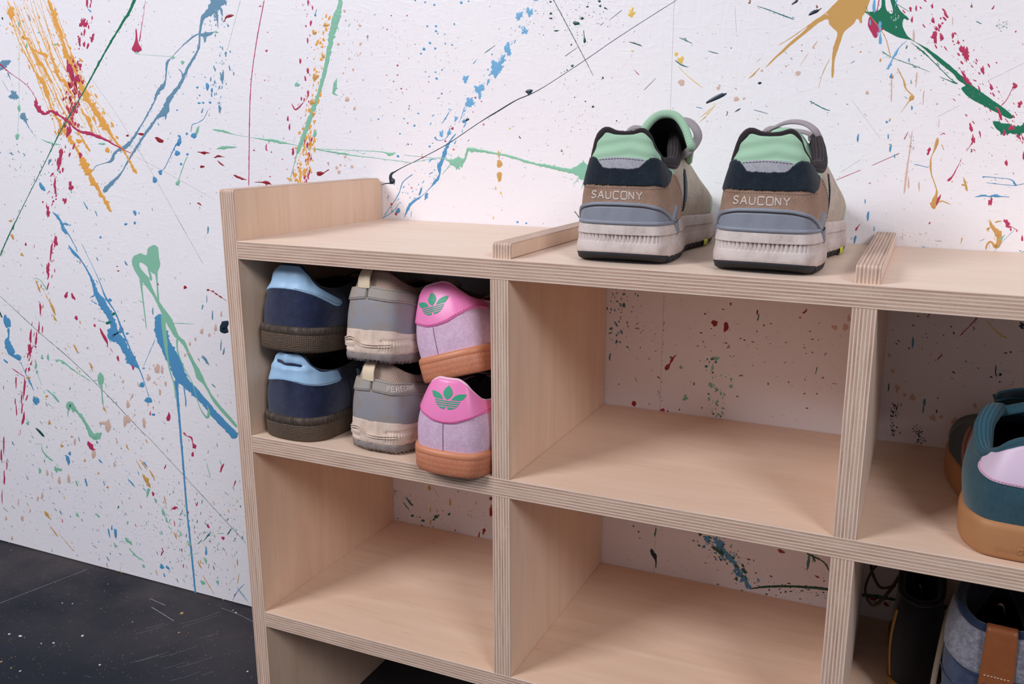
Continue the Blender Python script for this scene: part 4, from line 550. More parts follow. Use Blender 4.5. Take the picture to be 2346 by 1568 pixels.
    def upper(self, name, mat, v0=0, v1=1, ns=150, nv=26, parent=None, s0=None, s1=None):
        s = np.linspace(self.s0 if s0 is None else s0, self.s1 if s1 is None else s1, ns); t = v0 + (v1 - v0) * np.linspace(0, 1, nv) ** .9
        SS, VV = np.meshgrid(s, t); P = self.U(SS, VV); uv = np.stack([SS, P[..., 2]], -1) * .1
        return self.emit(name, P.reshape(-1, 3), grid(nv, ns), mat, uv.reshape(-1, 2), parent)
    def patch(self, name, s0, s1, lo, hi, off, mat, ns=60, nv=12, rough=0, soft=.5, parent=None, usev=False, base=0, wr=None):
        """a panel laid on the upper between two height curves, with its own thickness and rounded edge"""
        lo = lo if callable(lo) else (lambda c: (lambda q: q * 0 + c))(lo); hi = hi if callable(hi) else (lambda c: (lambda q: q * 0 + c))(hi)
        e = min(1.0, (s1 - s0) * .1); s = np.concatenate([[s0, s0 + e * .3], np.linspace(s0 + e, s1 - e, ns), [s1 - e * .3, s1]]); so = np.concatenate([[-.6, .6 * off], np.full(ns, off), [.6 * off, -.6]])
        t = np.concatenate([[0, .012], np.linspace(.04, .96, nv), [.988, 1]]); to = np.concatenate([[-.6, soft * off], np.full(nv, off), [soft * off, -.6]])
        a, b = lo(s), hi(s)
        if rough: a = a + nrg.randn(len(s)) * rough; b = b + nrg.randn(len(s)) * rough
        SS = np.tile(s, (len(t), 1)); ZZ = a[None] + (b - a)[None] * t[:, None]
        OO = np.minimum(np.tile(so, (len(t), 1)), to[:, None]); OO = np.where(OO > 0, OO + base, OO)
        if wr is not None: OO = np.where(OO > 0, OO + wr(SS, ZZ), OO)
        P = self.U(SS, ZZ, OO) if usev else self.Uz(SS, ZZ, OO); uv = np.stack([SS, ZZ * (60 if usev else 1)], -1) * .1
        return self.emit(name, P.reshape(-1, 3), grid(len(t), len(s)), mat, uv.reshape(-1, 2), parent)
    def sole(self, name, prof, mat, det=None, ns=300, nz=1, parent=None, top=True, sfun=None):
        """a layer of the sole: prof = (height, overhang) from bottom to top; det(s, z) adds relief"""
        s = np.linspace(self.s0, self.s1, ns, endpoint=False); Z = []; O = []
        for (z0, o0), (z1, o1) in zip(prof[:-1], prof[1:]):
            for k in range(nz): Z.append(z0 + (z1 - z0) * k / nz); O.append(o0 + (o1 - o0) * k / nz)
        Z.append(prof[-1][0]); O.append(prof[-1][1]); SS, ZZ = np.meshgrid(s, Z); OO = np.tile(np.array(O)[:, None], (1, ns)).astype(float)
        if det is not None: OO = OO + det(SS, ZZ)
        P = self.Q(SS, ZZ, OO)
        if sfun is not None: P[..., 2] += sfun(SS, ZZ)
        V = list(P.reshape(-1, 3)); nr = len(Z); F = grid(nr, ns, True); uv = list((np.stack([SS, ZZ], -1) * .1).reshape(-1, 2))
        for r, rev in ((0, True), (nr - 1, False)):        # caps as strips between left and right halves
            idx = [r * ns + i for i in range(ns)]
            for i in range(ns // 2):
                q = (idx[i], idx[(i + 1) % ns], idx[ns - 2 - i], idx[ns - 1 - i])
                if len(set(q)) == 4: F.append(q[::-1] if rev else q)
        return self.emit(name, V, F, mat, uv, parent)
    def tube(self, name, pts, r, mat, n=10, flat=1.0, parent=None, closed=False, sub=8, up=None, tape=False, raw=False):
        P = cat(pts, sub, closed); N = len(P); V = []; prev = np.array(up if up is not None else (0, 0, 1.0))
        for i in range(N):
            t = P[(i + 1) % N if closed else min(i + 1, N - 1)] - P[(i - 1) % N if closed else max(i - 1, 0)]; t = t / (np.linalg.norm(t) + 1e-9)
            b = np.cross(t, prev); b /= np.linalg.norm(b) + 1e-9; c = np.cross(b, t)
            if up is None: prev = c
            k = 1 if not tape else min(1, .35 + 3 * min(i, N - 1 - i) / N)
            for j in range(n):
                a = 2 * math.pi * j / n; V.append(P[i] + b * math.cos(a) * r * k + c * math.sin(a) * r * flat * k)
        F = grid(N + (1 if closed else 0), n, True) if not closed else []
        if closed:
            for i in range(N):
                for j in range(n): F.append((i * n + j, i * n + (j + 1) % n, ((i + 1) % N) * n + (j + 1) % n, ((i + 1) % N) * n + j))
        else: F += [tuple(range(n))[::-1], tuple((N - 1) * n + j for j in range(n))]
        if raw: return V, F
        uv = [((i // n) * .2, (i % n) * .3) for i in range(len(V))]
        return self.emit(name, V, F, mat, uv, parent)
    def rim(self, name, s0, s1, r, mat, drop=0, inn=0, n=10, ns=70, rf=None, parent=None, flat=1.0):
        """padded roll along the top line"""
        s = np.linspace(s0, s1, ns); P = self.U0(s, np.ones(ns)); x, y, nx, ny = self.base(s); P = P.copy(); P[:, 0] -= nx * inn; P[:, 1] -= ny * inn; P[:, 2] -= drop
        V = []
        for i in range(ns):
            t = P[min(i + 1, ns - 1)] - P[max(i - 1, 0)]; t = t / np.linalg.norm(t); o = np.array([nx[i], ny[i], 0]); o = o - t * (o @ t); o /= np.linalg.norm(o); c = np.cross(t, o)
            rr = r if rf is None else float(rf(s[i]))
            rr *= min(1, .3 + 6 * min(i, ns - 1 - i) / ns)
            for j in range(n):
                a = 2 * math.pi * j / n; V.append(P[i] + o * math.cos(a) * rr + c * math.sin(a) * rr * flat)
        uv = [(s[i // n] * .1, (i % n) * .12) for i in range(len(V))]
        return self.emit(name, V, grid(ns, n, True) + [tuple(range(n))[::-1], tuple((ns - 1) * n + j for j in range(n))], mat, uv, parent)
    def lining(self, mat, s0, s1, off=4, zfloor=None, ns=80, nv=10):
        s = np.linspace(s0, s1, ns); t = np.linspace(1, .05, nv); SS, VV = np.meshgrid(s, t); P = self.U(SS, VV, -off * np.clip((1 - VV) * 6, 0, 1))
        self.emit('lining', P.reshape(-1, 3), [f[::-1] for f in grid(nv, ns)], mat, (np.stack([SS, P[..., 2]], -1) * .1).reshape(-1, 2))
        s = np.linspace(self.s0 * .8, self.s1 * .8, 100); x, y, nx, ny = self.base(s); k = self.inset + 3
        q = np.stack([x - nx * k, y - ny * k, self.zmap(y, self.zbn + 3.5)], -1); V = list(q); F = [(i, i + 1, 98 - i, 99 - i) for i in range(49)]
        self.emit('insole', V, F, mat)
    def ribbons(self, name, lines, w, off, mat, surf=None, th=.45, parent=None, sub=1, straight=True):
        """raised strokes on a surface: stitching, lettering, seams; lines in (s, z)"""
        surf = surf or self.Uz; V = []; F = []
        for ln in lines:
            ln = np.array(ln, float)
            if not straight: ln = cat(ln, 6)
            P = []
            for a, b in zip(ln[:-1], ln[1:]):
                m = max(1, int(np.hypot(*(b - a)) / 1.5)); P += [a + (b - a) * k / m for k in range(m)]
            P.append(ln[-1]); P = np.array(P); N = len(P); k0 = len(V); rows = []
            for i in range(N):
                t = P[min(i + 1, N - 1)] - P[max(i - 1, 0)]; t = t / (np.hypot(*t) + 1e-9); nn = np.array([-t[1], t[0]])
                for o, h in ((-.5, -.2), (-.4, th), (.4, th), (.5, -.2)): rows.append((*(P[i] + nn * w * o), off + h))
            rows = np.array(rows); q = surf(rows[:, 0], rows[:, 1], rows[:, 2]); V += list(q); F += [tuple(i + k0 for i in f) for f in grid(N, 4)]
        return self.emit(name, V, F, mat, None, parent)
    def polys(self, name, shapes, off, mat, surf=None, th=.5, parent=None):
        """flat cut-out shapes lying on a surface, outlines in (s, z)"""
        surf = surf or self.Uz; V = []; F = []
        for sh in shapes:
            sh = np.array(sh, float); c = sh.mean(0); n = len(sh); k = len(V)
            for q, h in ((1, -.3), (1, th), (.55, th)):
                r = c + (sh - c) * q; V += list(surf(r[:, 0], r[:, 1], np.full(n, off + h)))
            V.append(surf(np.array([c[0]]), np.array([c[1]]), np.array([off + th]))[0])
            for a in range(2):
                for i in range(n): F.append((k + a * n + i, k + a * n + (i + 1) % n, k + (a + 1) * n + (i + 1) % n, k + (a + 1) * n + i))
            for i in range(n): F.append((k + 2 * n + i, k + 2 * n + (i + 1) % n, k + 3 * n))
        return self.emit(name, V, F, mat, None, parent, False)
    def stitch(self, pts, mat, off=1.4, w=.5, dash=2.0, gap=1.2, surf=None, name='stitching', parent=None):
        P = cat(pts, 14); d = np.hypot(*np.diff(P, axis=0).T); L = np.concatenate([[0], np.cumsum(d)]); u = 0; out = []
        while u + dash < L[-1]:
            out.append([(np.interp(q, L, P[:, 0]), np.interp(q, L, P[:, 1])) for q in (u, u + dash)]); u += dash + gap
        return self.ribbons(name, out, w, off, mat, surf, .3, parent)
FONT = {'S': [[(.75, .85), (.5, 1), (.2, .92), (.12, .72), (.3, .55), (.62, .45), (.75, .25), (.6, .05), (.3, 0), (.08, .14)]], 'A': [[(0, 0), (.4, 1), (.8, 0)], [(.17, .35), (.63, .35)]],
        'U': [[(.08, 1), (.08, .25), (.2, .05), (.45, 0), (.68, .05), (.78, .25), (.78, 1)]], 'C': [[(.85, .88), (.7, 1), (.2, 1), (.08, .85), (.08, .15), (.2, 0), (.7, 0), (.85, .12)]],
        'O': [[(.08, .15), (.08, .85), (.2, 1), (.75, 1), (.87, .85), (.87, .15), (.75, 0), (.2, 0), (.08, .15)]], 'N': [[(.08, 0), (.08, 1), (.72, 0), (.72, 1)]], 'Y': [[(0, 1), (.38, .45), (.76, 1)], [(.38, .45), (.38, 0)]],
        'P': [[(.08, 0), (.08, 1), (.6, 1), (.75, .85), (.75, .6), (.6, .45), (.08, .45)]], 'E': [[(.75, 1), (.08, 1), (.08, 0), (.75, 0)], [(.08, .5), (.65, .5)]], 'R': [[(.08, 0), (.08, 1), (.6, 1), (.75, .85), (.75, .62), (.6, .48), (.08, .48)], [(.45, .48), (.78, 0)]],
        'G': [[(.8, .85), (.6, 1), (.25, 1), (.08, .8), (.08, .2), (.25, 0), (.65, 0), (.8, .15), (.8, .45), (.5, .45)]], 'I': [[(.1, 0), (.1, 1)]],
        'a': [[(.6, .65), (.6, 0)], [(.6, .5), (.45, .66), (.2, .66), (.06, .5), (.06, .15), (.2, 0), (.45, 0), (.6, .15)]], 'd': [[(.6, 1), (.6, 0)], [(.6, .5), (.45, .66), (.2, .66), (.06, .5), (.06, .15), (.2, 0), (.45, 0), (.6, .15)]], 'i': [[(.1, 0), (.1, .65)], [(.1, .85), (.1, .97)]],
        's': [[(.5, .6), (.3, .66), (.1, .58), (.12, .4), (.42, .28), (.48, .1), (.3, 0), (.05, .06)]]}
ADV = dict(I=.32, i=.32, s=.66, a=.8, d=.8, A=.92, Y=.88)
def word(txt, s0, z0, h, wsc=1.0, slope=0.0, gap=.12):
    out = []; x = 0
    for ch in txt:
        for ln in FONT[ch]: out.append([(s0 + (x + u) * h * wsc, z0 + w * h + slope * (x + u) * h * wsc) for u, w in ln])
        x += ADV.get(ch, .95) + gap
    return out
def trefoil(s0, z0, w, rot=0):
    """three leaves cut by horizontal bars, in a box w wide"""
    def leaf(cx, cy, a, l, b):
        P = []
        for t in np.linspace(0, 1, 9): P.append((b * math.sin(math.pi * t) ** .9, l * t))
        for t in np.linspace(1, 0, 9)[1:-1]: P.append((-b * math.sin(math.pi * t) ** .9, l * t))
        c, s = math.cos(a), math.sin(a); return [(cx + x * c - y * s, cy + x * s + y * c) for x, y in P]
    sh = [leaf(0, .02, 0, .62, .155), leaf(-.13, .0, .98, .56, .13), leaf(.13, .0, -.98, .56, .13)]
    clip = lambda P: [(x, max(y, .04)) for x, y in P]
    shapes = [[(x * 1.06, y * .74 + .01) for x, y in clip(P)] for P in sh]
    def bar(y0, y1):
        f = lambda y: math.sqrt(max(.45 ** 2 - (y - .12) ** 2 * 1.15, .001))
        return [(-f(y0), y0), (-f(y1), y1), (0, y1 + .0), (f(y1), y1), (f(y0), y0), (0, y0)]
    bars = [bar(-.035, .005), bar(-.10, -.06), bar(-.165, -.125)]
    low = [[(-.30, -.19), (-.03, -.19), (-.06, -.265), (-.19, -.25)], [(.30, -.19), (.03, -.19), (.06, -.265), (.19, -.25)]]
    c, s = math.cos(rot), math.sin(rot); m = lambda P: [(s0 + (x * c - y * .74 * s) * w, z0 + (x * s + y * .74 * c) * w) for x, y in P]
    return [m(P) for P in shapes + low], [m(P) for P in bars]

MT = dict(
    dull=plain('drab_cord', (78, 66, 52), .9),
    black=fabric('black_lining', (30, 26, 30), (38, 32, 36), 160, 1, .4, .1), blackmesh=weave('charcoal_collar_knit', (62, 52, 58), (30, 24, 28), 330, 330, .95, .6),
    mintmesh=weave('mint_mesh', (186, 222, 194), (152, 194, 164), 300, 420, .9, .35), navysuede=fabric('midnight_suede', (24, 34, 46), (36, 48, 60), 200, 1, .6, .25), taupe=fabric('taupe_suede', (176, 146, 128), (150, 118, 98), 220, 1, .6, .15, 30),
    greyrub=grime('grey_heel_clip', (140, 146, 160), (122, 122, 126), .5, 25, .7), refl=fabric('grey_reflective_band', (172, 172, 182), (160, 160, 170), 120, .6, .2, 0), cream=fabric('cream_leather', (206, 196, 184), (182, 168, 152), 120, .8, .25, 0, 25),
    dirtywhite=grime('worn_white_foam', (212, 200, 196), (150, 130, 120), .8, 22, .85, .25), blackrub=grime('black_rubber', (48, 50, 56), (34, 33, 36), .6, 60), neon=plain('neon_rubber', (206, 214, 30), .5),
    lacegrey=weave('lilac_grey_lace', (192, 182, 186), (150, 140, 146), 500, 500, .9, .6, .8), stitchw=plain('pale_thread', (214, 204, 198), .8), stitchd=plain('dark_thread', (104, 98, 108), .8),
    blue=fabric('navy_suede', (26, 34, 62), (40, 50, 80), 180, 1, .6, .35, 22), sky=grime('pale_blue_leather', (158, 194, 226), (140, 178, 212), .42, 14, .6, .05), brownsole=rubber('dark_gum_sole', (104, 86, 72), (92, 76, 64), 4.6, 5.6, .6, 'dimple', .8), brownlip=rubber('dark_gum_foxing', (104, 90, 80), (90, 78, 68), 4.6, .8, .6, 'ribs', .8),
    greyleather=grime('muddy_grey_overlay', (142, 142, 150), (150, 128, 100), .6, 34, .85, .15), greyband=grime('muddy_grey_band', (160, 154, 150), (156, 138, 118), .7, 30, .85, .25), mudmesh=weave('dusty_pink_mesh', (206, 184, 170), (160, 136, 122), 170, 170, .95, .9, .78), mudmid=grime('mud_stained_foam', (226, 206, 192), (176, 146, 124), .8, 35, .9, .35), mudout=grime('worn_grey_lugs', (140, 130, 128), (110, 98, 92), .85, 45, .9, .4), webbing=weave('cream_webbing', (252, 234, 206), (236, 214, 182), 60, 640, .9, .7),
    pink=plain('hot_pink_leather', (240, 132, 190), .36), palepink=plain('pale_pink_edge', (238, 196, 216), .5), lilac=fabric('lilac_suede', (230, 196, 222), (220, 182, 212), 240, 1, .5, .25, 40), gum=rubber('amber_gum_sole', (206, 134, 102), (194, 120, 90), 4.4, 2.0, .42, 'dimple', .14), gumlip=plain('amber_gum_lip', (204, 132, 98), .45), green=plain('emerald_print', (44, 158, 118), .5), darkpink=plain('raspberry_thread', (206, 62, 130), .7), darkseam=plain('dark_seam', (84, 64, 90), .9),
    darkin=fabric('plum_lining', (58, 44, 52), (74, 58, 66), 160, 1, .4, .1), teal=fabric('teal_suede', (52, 88, 100), (40, 74, 86), 200, 1, .6, .3, 24), tealmesh=weave('teal_knit', (58, 98, 114), (34, 68, 82), 330, 330, .95, .6), tan=grime('caramel_gum', (176, 126, 86), (158, 106, 68), .5, 12, .5, .05), palelilac=plain('pale_lilac_leather', (216, 194, 216), .45), tealdark=fabric('dark_teal_suede', (34, 62, 62), (28, 52, 54), 200, 1, .5, .2), salmon=fabric('dusty_rose_stripe', (168, 116, 110), (156, 104, 98), 200, .9, .4, .1),
    denim=fabric('washed_denim', (70, 82, 108), (48, 58, 82), 150, 1, .6, .2, 30), felt=fabric('speckled_grey_felt', (134, 134, 144), (98, 98, 110), 110, 1, .8, .3, 260), tanleather=grime('tan_leather', (132, 76, 44), (108, 60, 34), .4, 20, .6, .1), darkboot=fabric('dark_boot_leather', (16, 15, 17), (12, 11, 13), 100, .8, .4), honey=grime('honey_welt', (140, 98, 48), (112, 76, 36), .5, 30, .6), rawlace=weave('oatmeal_lace', (206, 190, 170), (166, 150, 130), 500, 500, .95, .6, .8), navybind=fabric('navy_binding', (40, 54, 82), (30, 40, 62), 150, 1, .4))

# --- the runners on top of the rack
def runner(root_, tongue_up, twist):
    S = Shoe(root_, 238, 42.5, 36, 45, zt=[(0, 107), (11, 107.6), (22, 109.5), (32, 104.5), (46, 92), (62, 83), (78, 82), (98, 92), (118, 106), (135, 105), (160, 92), (200, 68), (240, 54), (290, 48)],
             lean=[(0, .28), (17, .29), (34, .28), (60, .22), (85, .10), (110, .18), (135, .42), (160, .70), (190, .9), (220, 1), (300, 1)], zb=33, gk=.80, spring=9, inset=4.5, bev=5.5, sq=.94, heel_r=1.12, bul=[(0, 2.5), (60, 3), (110, 4.5), (170, 4), (300, 5)])
    S.sole('outsole', [(0, -4.0), (2.2, -.6), (7.6, .8), (8.0, .4)], MT['blackrub'], ns=240, det=lambda s, z: np.where((z < 7) & (np.abs(((s / 9.5) % 1) - .5) > .44) & (np.abs(s) > 46), -2.2, 0))
    gro = lambda s, z: np.where((z > 17.9) & (z < 24.6), -2.4 * ((((s + 200) / 3.5) % 1) < .42) * (np.abs(s) < 78) * np.clip((z - 16) / 7, .25, 1), 0)
    S.sole('midsole', [(6.4, .2), (8, 1.1), (14, 1.0), (16.8, .4), (17.6, .2), (18.2, -.1), (20, -.2), (22, -.4), (24.2, -.6), (24.8, .2), (26, .0), (32, -1.2), (34, -1.8), (35, -3.6)], MT['dirtywhite'], ns=760, nz=2, det=gro)
    S.upper('upper', MT['mintmesh'])
    # side and heel overlays from the sole up
    for sg in (-1, 1):
        S.patch('side_overlay', *sorted((sg * 62, sg * 215)), 30, (lambda q: crv([(62, 66), (72, 78), (88, 84), (112, 101), (135, 101), (165, 78), (215, 50)])(np.abs(q))), 1.1, MT['cream'], 70, 14)
        S.patch('side_logo', *sorted((sg * 96, sg * 130)), (lambda q: 56 - 17 * np.sqrt(np.clip(1 - ((np.abs(q) - 113) / 17) ** 2, 0, 1))), (lambda q: 56 + 20 * np.sqrt(np.clip(1 - ((np.abs(q) - 113) / 17) ** 2, 0, 1))), 2.4, MT['navysuede'], 24, 8, rough=.4, base=.2)
    S.patch('heel_panel', -88, 88, 31, (lambda q: crv([(0, 67), (30, 66.5), (44, 64.5), (54, 66), (66, 73), (73, 74), (80, 62), (88, 34)])(np.abs(q))), 1.9, MT['taupe'], 110, 16, rough=.18)
    S.patch('heel_overlay', -66, 66, (lambda q: crv([(0, 64.5), (30, 64.5), (44, 63), (54, 66), (66, 73.5)])(np.abs(q))), (lambda q: crv([(0, 78.5), (17, 79), (22, 82), (28, 86.5), (34, 87.5), (44, 85), (56, 79), (66, 74.5)])(np.abs(q))), 3.2, MT['navysuede'], 110, 12, rough=.3)
    S.patch('reflective_band', -25, 25, 77, (lambda q: crv([(0, 88), (20, 87), (25, 85.5)])(np.abs(q))), 1.5, MT['refl'], 40, 6)
    S.patch('collar_panel', -74, 74, (lambda q: crv([(0, 83), (40, 80), (74, 68)])(np.abs(q))), (lambda q: crv([(0, 105.4), (11, 106), (22, 107.6), (32, 102.6), (46, 90), (62, 81), (74, 79)])(np.abs(q))), 1.1, MT['mintmesh'], 100, 20,
            wr=lambda s, z: .55 * np.sin((z - 92 + np.abs(s - 8) * .16) * .55) * np.clip((z - 84) / 4, 0, 1) * np.clip((106 - z) / 6, 0, 1))
    clip = crv([(0, 50), (20, 49.5), (36, 46.5), (48, 41), (56, 36.2), (60, 36)])
    S.patch('heel_clip', -60, 60, 32, (lambda q: clip(np.abs(q)) - 1.5), 2.4, MT['greyrub'], 90, 10)
    S.ribbons('heel_clip_rib', [[(s, float(clip(abs(s)))) for s in np.linspace(-59, 59, 50)]], 3.0, 1.9, MT['greyrub'], th=2.0)
    for sg in (-1, 1): S.ribbons('heel_clip_arm', [[(sg * 57, 35.5), (sg * 62, 41), (sg * 66, 47)]], 5.2, 1.9, MT['greyrub'], th=2.0)
    S.ribbons('heel_clip_rim', [[(s, 34.4) for s in np.linspace(-70, 70, 60)]], 3.4, -1.6, MT['greyrub'], surf=S.Q, th=1.0)
    for sg in (-1, 1): S.ribbons('heel_clip_foot', [[(sg * 62, 35), (sg * 65, 29), (sg * 67.5, 25)]], 6.5, -.6, MT['greyrub'], surf=S.Q, th=1.5)
    S.stitch([(-24, 85), (0, 86.4), (24, 85)], MT['stitchd'], 1.7); S.stitch([(-60, 63), (-30, 62.3), (0, 62.8), (30, 62.3), (52, 62.5)], MT['stitchd'], 2.0, .35, 1.2, 1.3)
    S.stitch([(70, 71), (80, 55), (84, 40)], MT['stitchd'], 2.1, .35, 1.4, 1.2)
    o = S.ribbons('lettering', word('SAUCONY', -27.5, 53.8, 6.0, 1.14), 1.1, 2.0, MT['stitchw'], th=.35)
    rf = crv([(-135, 3), (-110, 6), (-80, 6.5), (-50, 5.8), (-30, 4.6), (-18, 2.8), (0, 2.2), (20, 2.5), (40, 2.8), (54, 4.2), (74, 6.0), (100, 6.2), (118, 5), (135, 3)])
    S.rim('collar_rim', -135, 135, 3, MT['blackmesh'], drop=.6, inn=1.6, n=14, ns=110, rf=rf); S.lining(MT['black'], -150, 150, 4)
    # tongue
    n1, n2 = 24, 21; V = []; uv = []; ty, tz = (62, 123) if tongue_up else (92, 109)
    for side in (0, 1):
        for i in range(n1):
            t = i / (n1 - 1)
            for j in range(n2):
                u = j / (n2 - 1) * 2 - 1; w = 18 + 6.5 * math.sin(t * 1.9); au = abs(u)
                y = 176 + (ty - 176) * t - 9 * t * u * u - (5.0 if side == 0 else 0)
                z = 60 + (tz - 60) * (t ** (1.0 if tongue_up else .72)) - 6 * u * u * (1 - t) - 24 * t ** 4 * au ** 2.6 - 3 * t * u * u
                V.append((u * w + twist * t ** 1.3, y, z)); uv.append((u * 3, t * 9))
    g = grid(n1, n2); F = g + [tuple(i + n1 * n2 for i in f[::-1]) for f in g]; me_b = n1 * n2
    for i in range(n1 - 1):
        for c in (0, n2 - 1): a, b = i * n2 + c, (i + 1) * n2 + c; F.append((a, b, b + me_b, a + me_b))
    for j in range(n2 - 1): a, b = (n1 - 1) * n2 + j, (n1 - 1) * n2 + j + 1; F.append((a, b, b + me_b, a + me_b))
    to = S.emit('tongue', V, F, MT['black'], uv); to.data.materials.append(MT['mintmesh'])
    for p in to.data.polygons:
        c = np.mean([uv[i] for i in p.vertices], 0)
        if p.index >= len(g) and p.index < 2 * len(g) or abs(c[0]) > 2.6 or c[1] > 8.6: p.material_index = 1
    e = [np.array(q) + [0, 2.5, 0] for q in [V[i * n2] for i in range(8, n1 - 1, 3)] + [V[(n1 - 1) * n2 + j] for j in range(0, n2, 2)] + [V[i * n2 + n2 - 1] for i in range(n1 - 2, 8, -3)]]
    S.tube('tongue_binding', e, 3.6, MT['mintmesh'], 8, sub=4, parent=to)
    # eyestays carry the laces
    for k in range(5):
        y = 118 + k * 15; z = 107 - k * 10.5; w = 17 - k * 1.2
        S.tube('lace', [(-w, y - 2, z - 5), (-w * .8, y, z + .5), (0, y + 1, z + 3), (w * .8, y, z + .5), (w, y - 2, z - 5)], 3.6, MT['lacegrey'], 8, .35, up=(0, -.4, 1))
    if tongue_up: S.tube('lace', [(14, 96, 112), (30, 94, 118), (40, 92, 114), (46, 86, 104), (42, 74, 93), (30, 66, 84), (20, 70, 78)], 3.8, MT['lacegrey'], 8, .35, up=(.2, -.8, .6))
    else: S.tube('lace', [(-20, 104, 106), (-14, 98, 112), (0, 90, 117), (14, 84, 116), (24, 78, 110), (29, 80, 102)], 3.8, MT['lacegrey'], 8, .35, up=(.2, -.5, .8))
    S.tube('lace', [(2, 110, 108), (-16, 100, 112), (-26, 104, 104), (-20, 118, 98)], 3.4, MT['lacegrey'], 8, .35, up=(0, -.5, .8))
    S.patch('toe_guard', 205, 268, 29, (lambda q: crv([(205, 36), (230, 46), (268, 52)])(np.abs(q))), 1.6, MT['mintmesh'], 30, 6)
    S.ribbons('tread_tip', [[(174, 5), (185, 5)]], 7, .4, MT['neon'], surf=S.Q, th=1.4)
    return S
ra = root('running_shoe', 'left suede running shoe on the rack top, mint tongue standing up behind the heel', 'shoe', (408, 15, .1), (0, 0, 2)); runner(ra, True, 24)
rb = root('running_shoe', 'right suede running shoe on the rack top, grey lace arching over the collar', 'shoe', (527, 11, .1), (0, 0, -1)); runner(rb, False, -2)

# --- navy sneakers with pale blue heel tabs
def navy_sneaker(root_, crushed):
    z2 = 90 if crushed else 86
    S = Shoe(root_, 242, 40.8, 35, 43, zt=[(0, z2), (16, z2), (26, z2 - 4), (38, 76 if crushed else 72), (56, 70 if crushed else 64), (80, 66 if crushed else 62), (110, 66), (140, 70), (170, 66), (210, 54), (290, 42)],
             lean=[(0, .22 if crushed else .38), (14, .34), (30, .3), (60, .2), (90, .18), (120, .3), (150, .6), (190, .92), (220, 1), (300, 1)], zb=22, gk=.9, spring=7, inset=3.2, bul=[(0, 4), (60, 4.5), (150, 3), (300, 5)])
    S.sole('outsole', [(0, -2.6), (.9, -1), (3, -.3), (17, .2), (18, -.2)], MT['brownsole'], ns=240)
    S.sole('foxing', [(17.4, -.8), (18.2, .4), (23.5, .5), (25.2, -.8), (25.6, -2.5)], MT['brownlip'], ns=420, det=lambda s, z: .28 * np.sin(s * 2 * math.pi / 3.2) * (z > 18) * (z < 24))
    S.upper('upper', MT['blue'])
    fold = (lambda s, z: -2.6 * np.exp(-((z - 79 + .06 * s) / 2.2) ** 2) * np.clip((s + 26) / 6, 0, 1) * np.clip((30 - s) / 8, 0, 1) + 1.0 * np.exp(-((z - 74) / 3) ** 2)) if crushed else (lambda s, z: .7 * np.sin(z * .35) * (z < 86))
    lo = (lambda q: crv([(0, 63), (16, 61), (34, 58), (56, 56), (72, 55.5), (78, 58)])(np.abs(q))) if crushed else (lambda q: crv([(0, 62), (16, 61.5), (34, 58), (54, 51), (70, 45.5), (77, 48)])(np.abs(q)))
    hi = (lambda q: crv([(0, 89.6), (16, 89.6), (26, 86), (38, 76), (50, 70), (64, 68), (74, 67.5), (78, 63)])(np.abs(q))) if crushed else (lambda q: crv([(0, 85.8), (16, 85.8), (26, 81), (38, 71), (54, 60.5), (70, 54), (77, 51)])(np.abs(q)))
    S.patch('heel_tab', -77.5, 77.5, lo, hi, 1.5, MT['sky'], 110, 18, wr=fold); S.stitch([(q, float(lo(q)) + 1.8) for q in (16, 26, 36, 46, 56, 66, 73)], MT['stitchd'], 2.0, .45, 1.3, 1.0)
    S.patch('quarter', -140, -86, 24, (lambda q: q * 0 + 56), 1.0, MT['blue'], 40, 8); S.patch('quarter', 86, 140, 24, (lambda q: q * 0 + 56), 1.0, MT['blue'], 40, 8)
    for sg in (-1, 1):
        for k in range(3): S.ribbons('side_stripe', [[(sg * (96 + 13 * k), 27), (sg * (112 + 13 * k), 58)]], 6.5, 1.4, MT['sky'], th=.8)
    S.rim('collar_rim', -135, 135, 2.0, MT['blue'], drop=.8, inn=1.4, ns=90); S.lining(MT['black'], -150, 150, 4)
    for k in range(5): S.tube('lace', [(-14, 122 + 13 * k, 68 - 4.2 * k), (0, 123 + 13 * k, 75 - 4.6 * k), (14, 122 + 13 * k, 68 - 4.2 * k)], 3.3, MT['blue'], 8, .35, up=(0, -.2, 1))
    S.patch('tongue', 150, 170, 50, 64, .5, MT['blue'], 8, 4)
rc = root('sneaker', 'lower navy suede sneaker in the top left cubby, its pale blue heel tab folded', 'shoe', (60, 2, ZM + .1), (0, 0, -2)); navy_sneaker(rc, True)
rd = root('sneaker', 'upper navy suede sneaker in the top left cubby, smooth pale blue heel tab', 'shoe', (59.6, 3, ZM + 93.8), (-6, 0, -1)); navy_sneaker(rd, False)

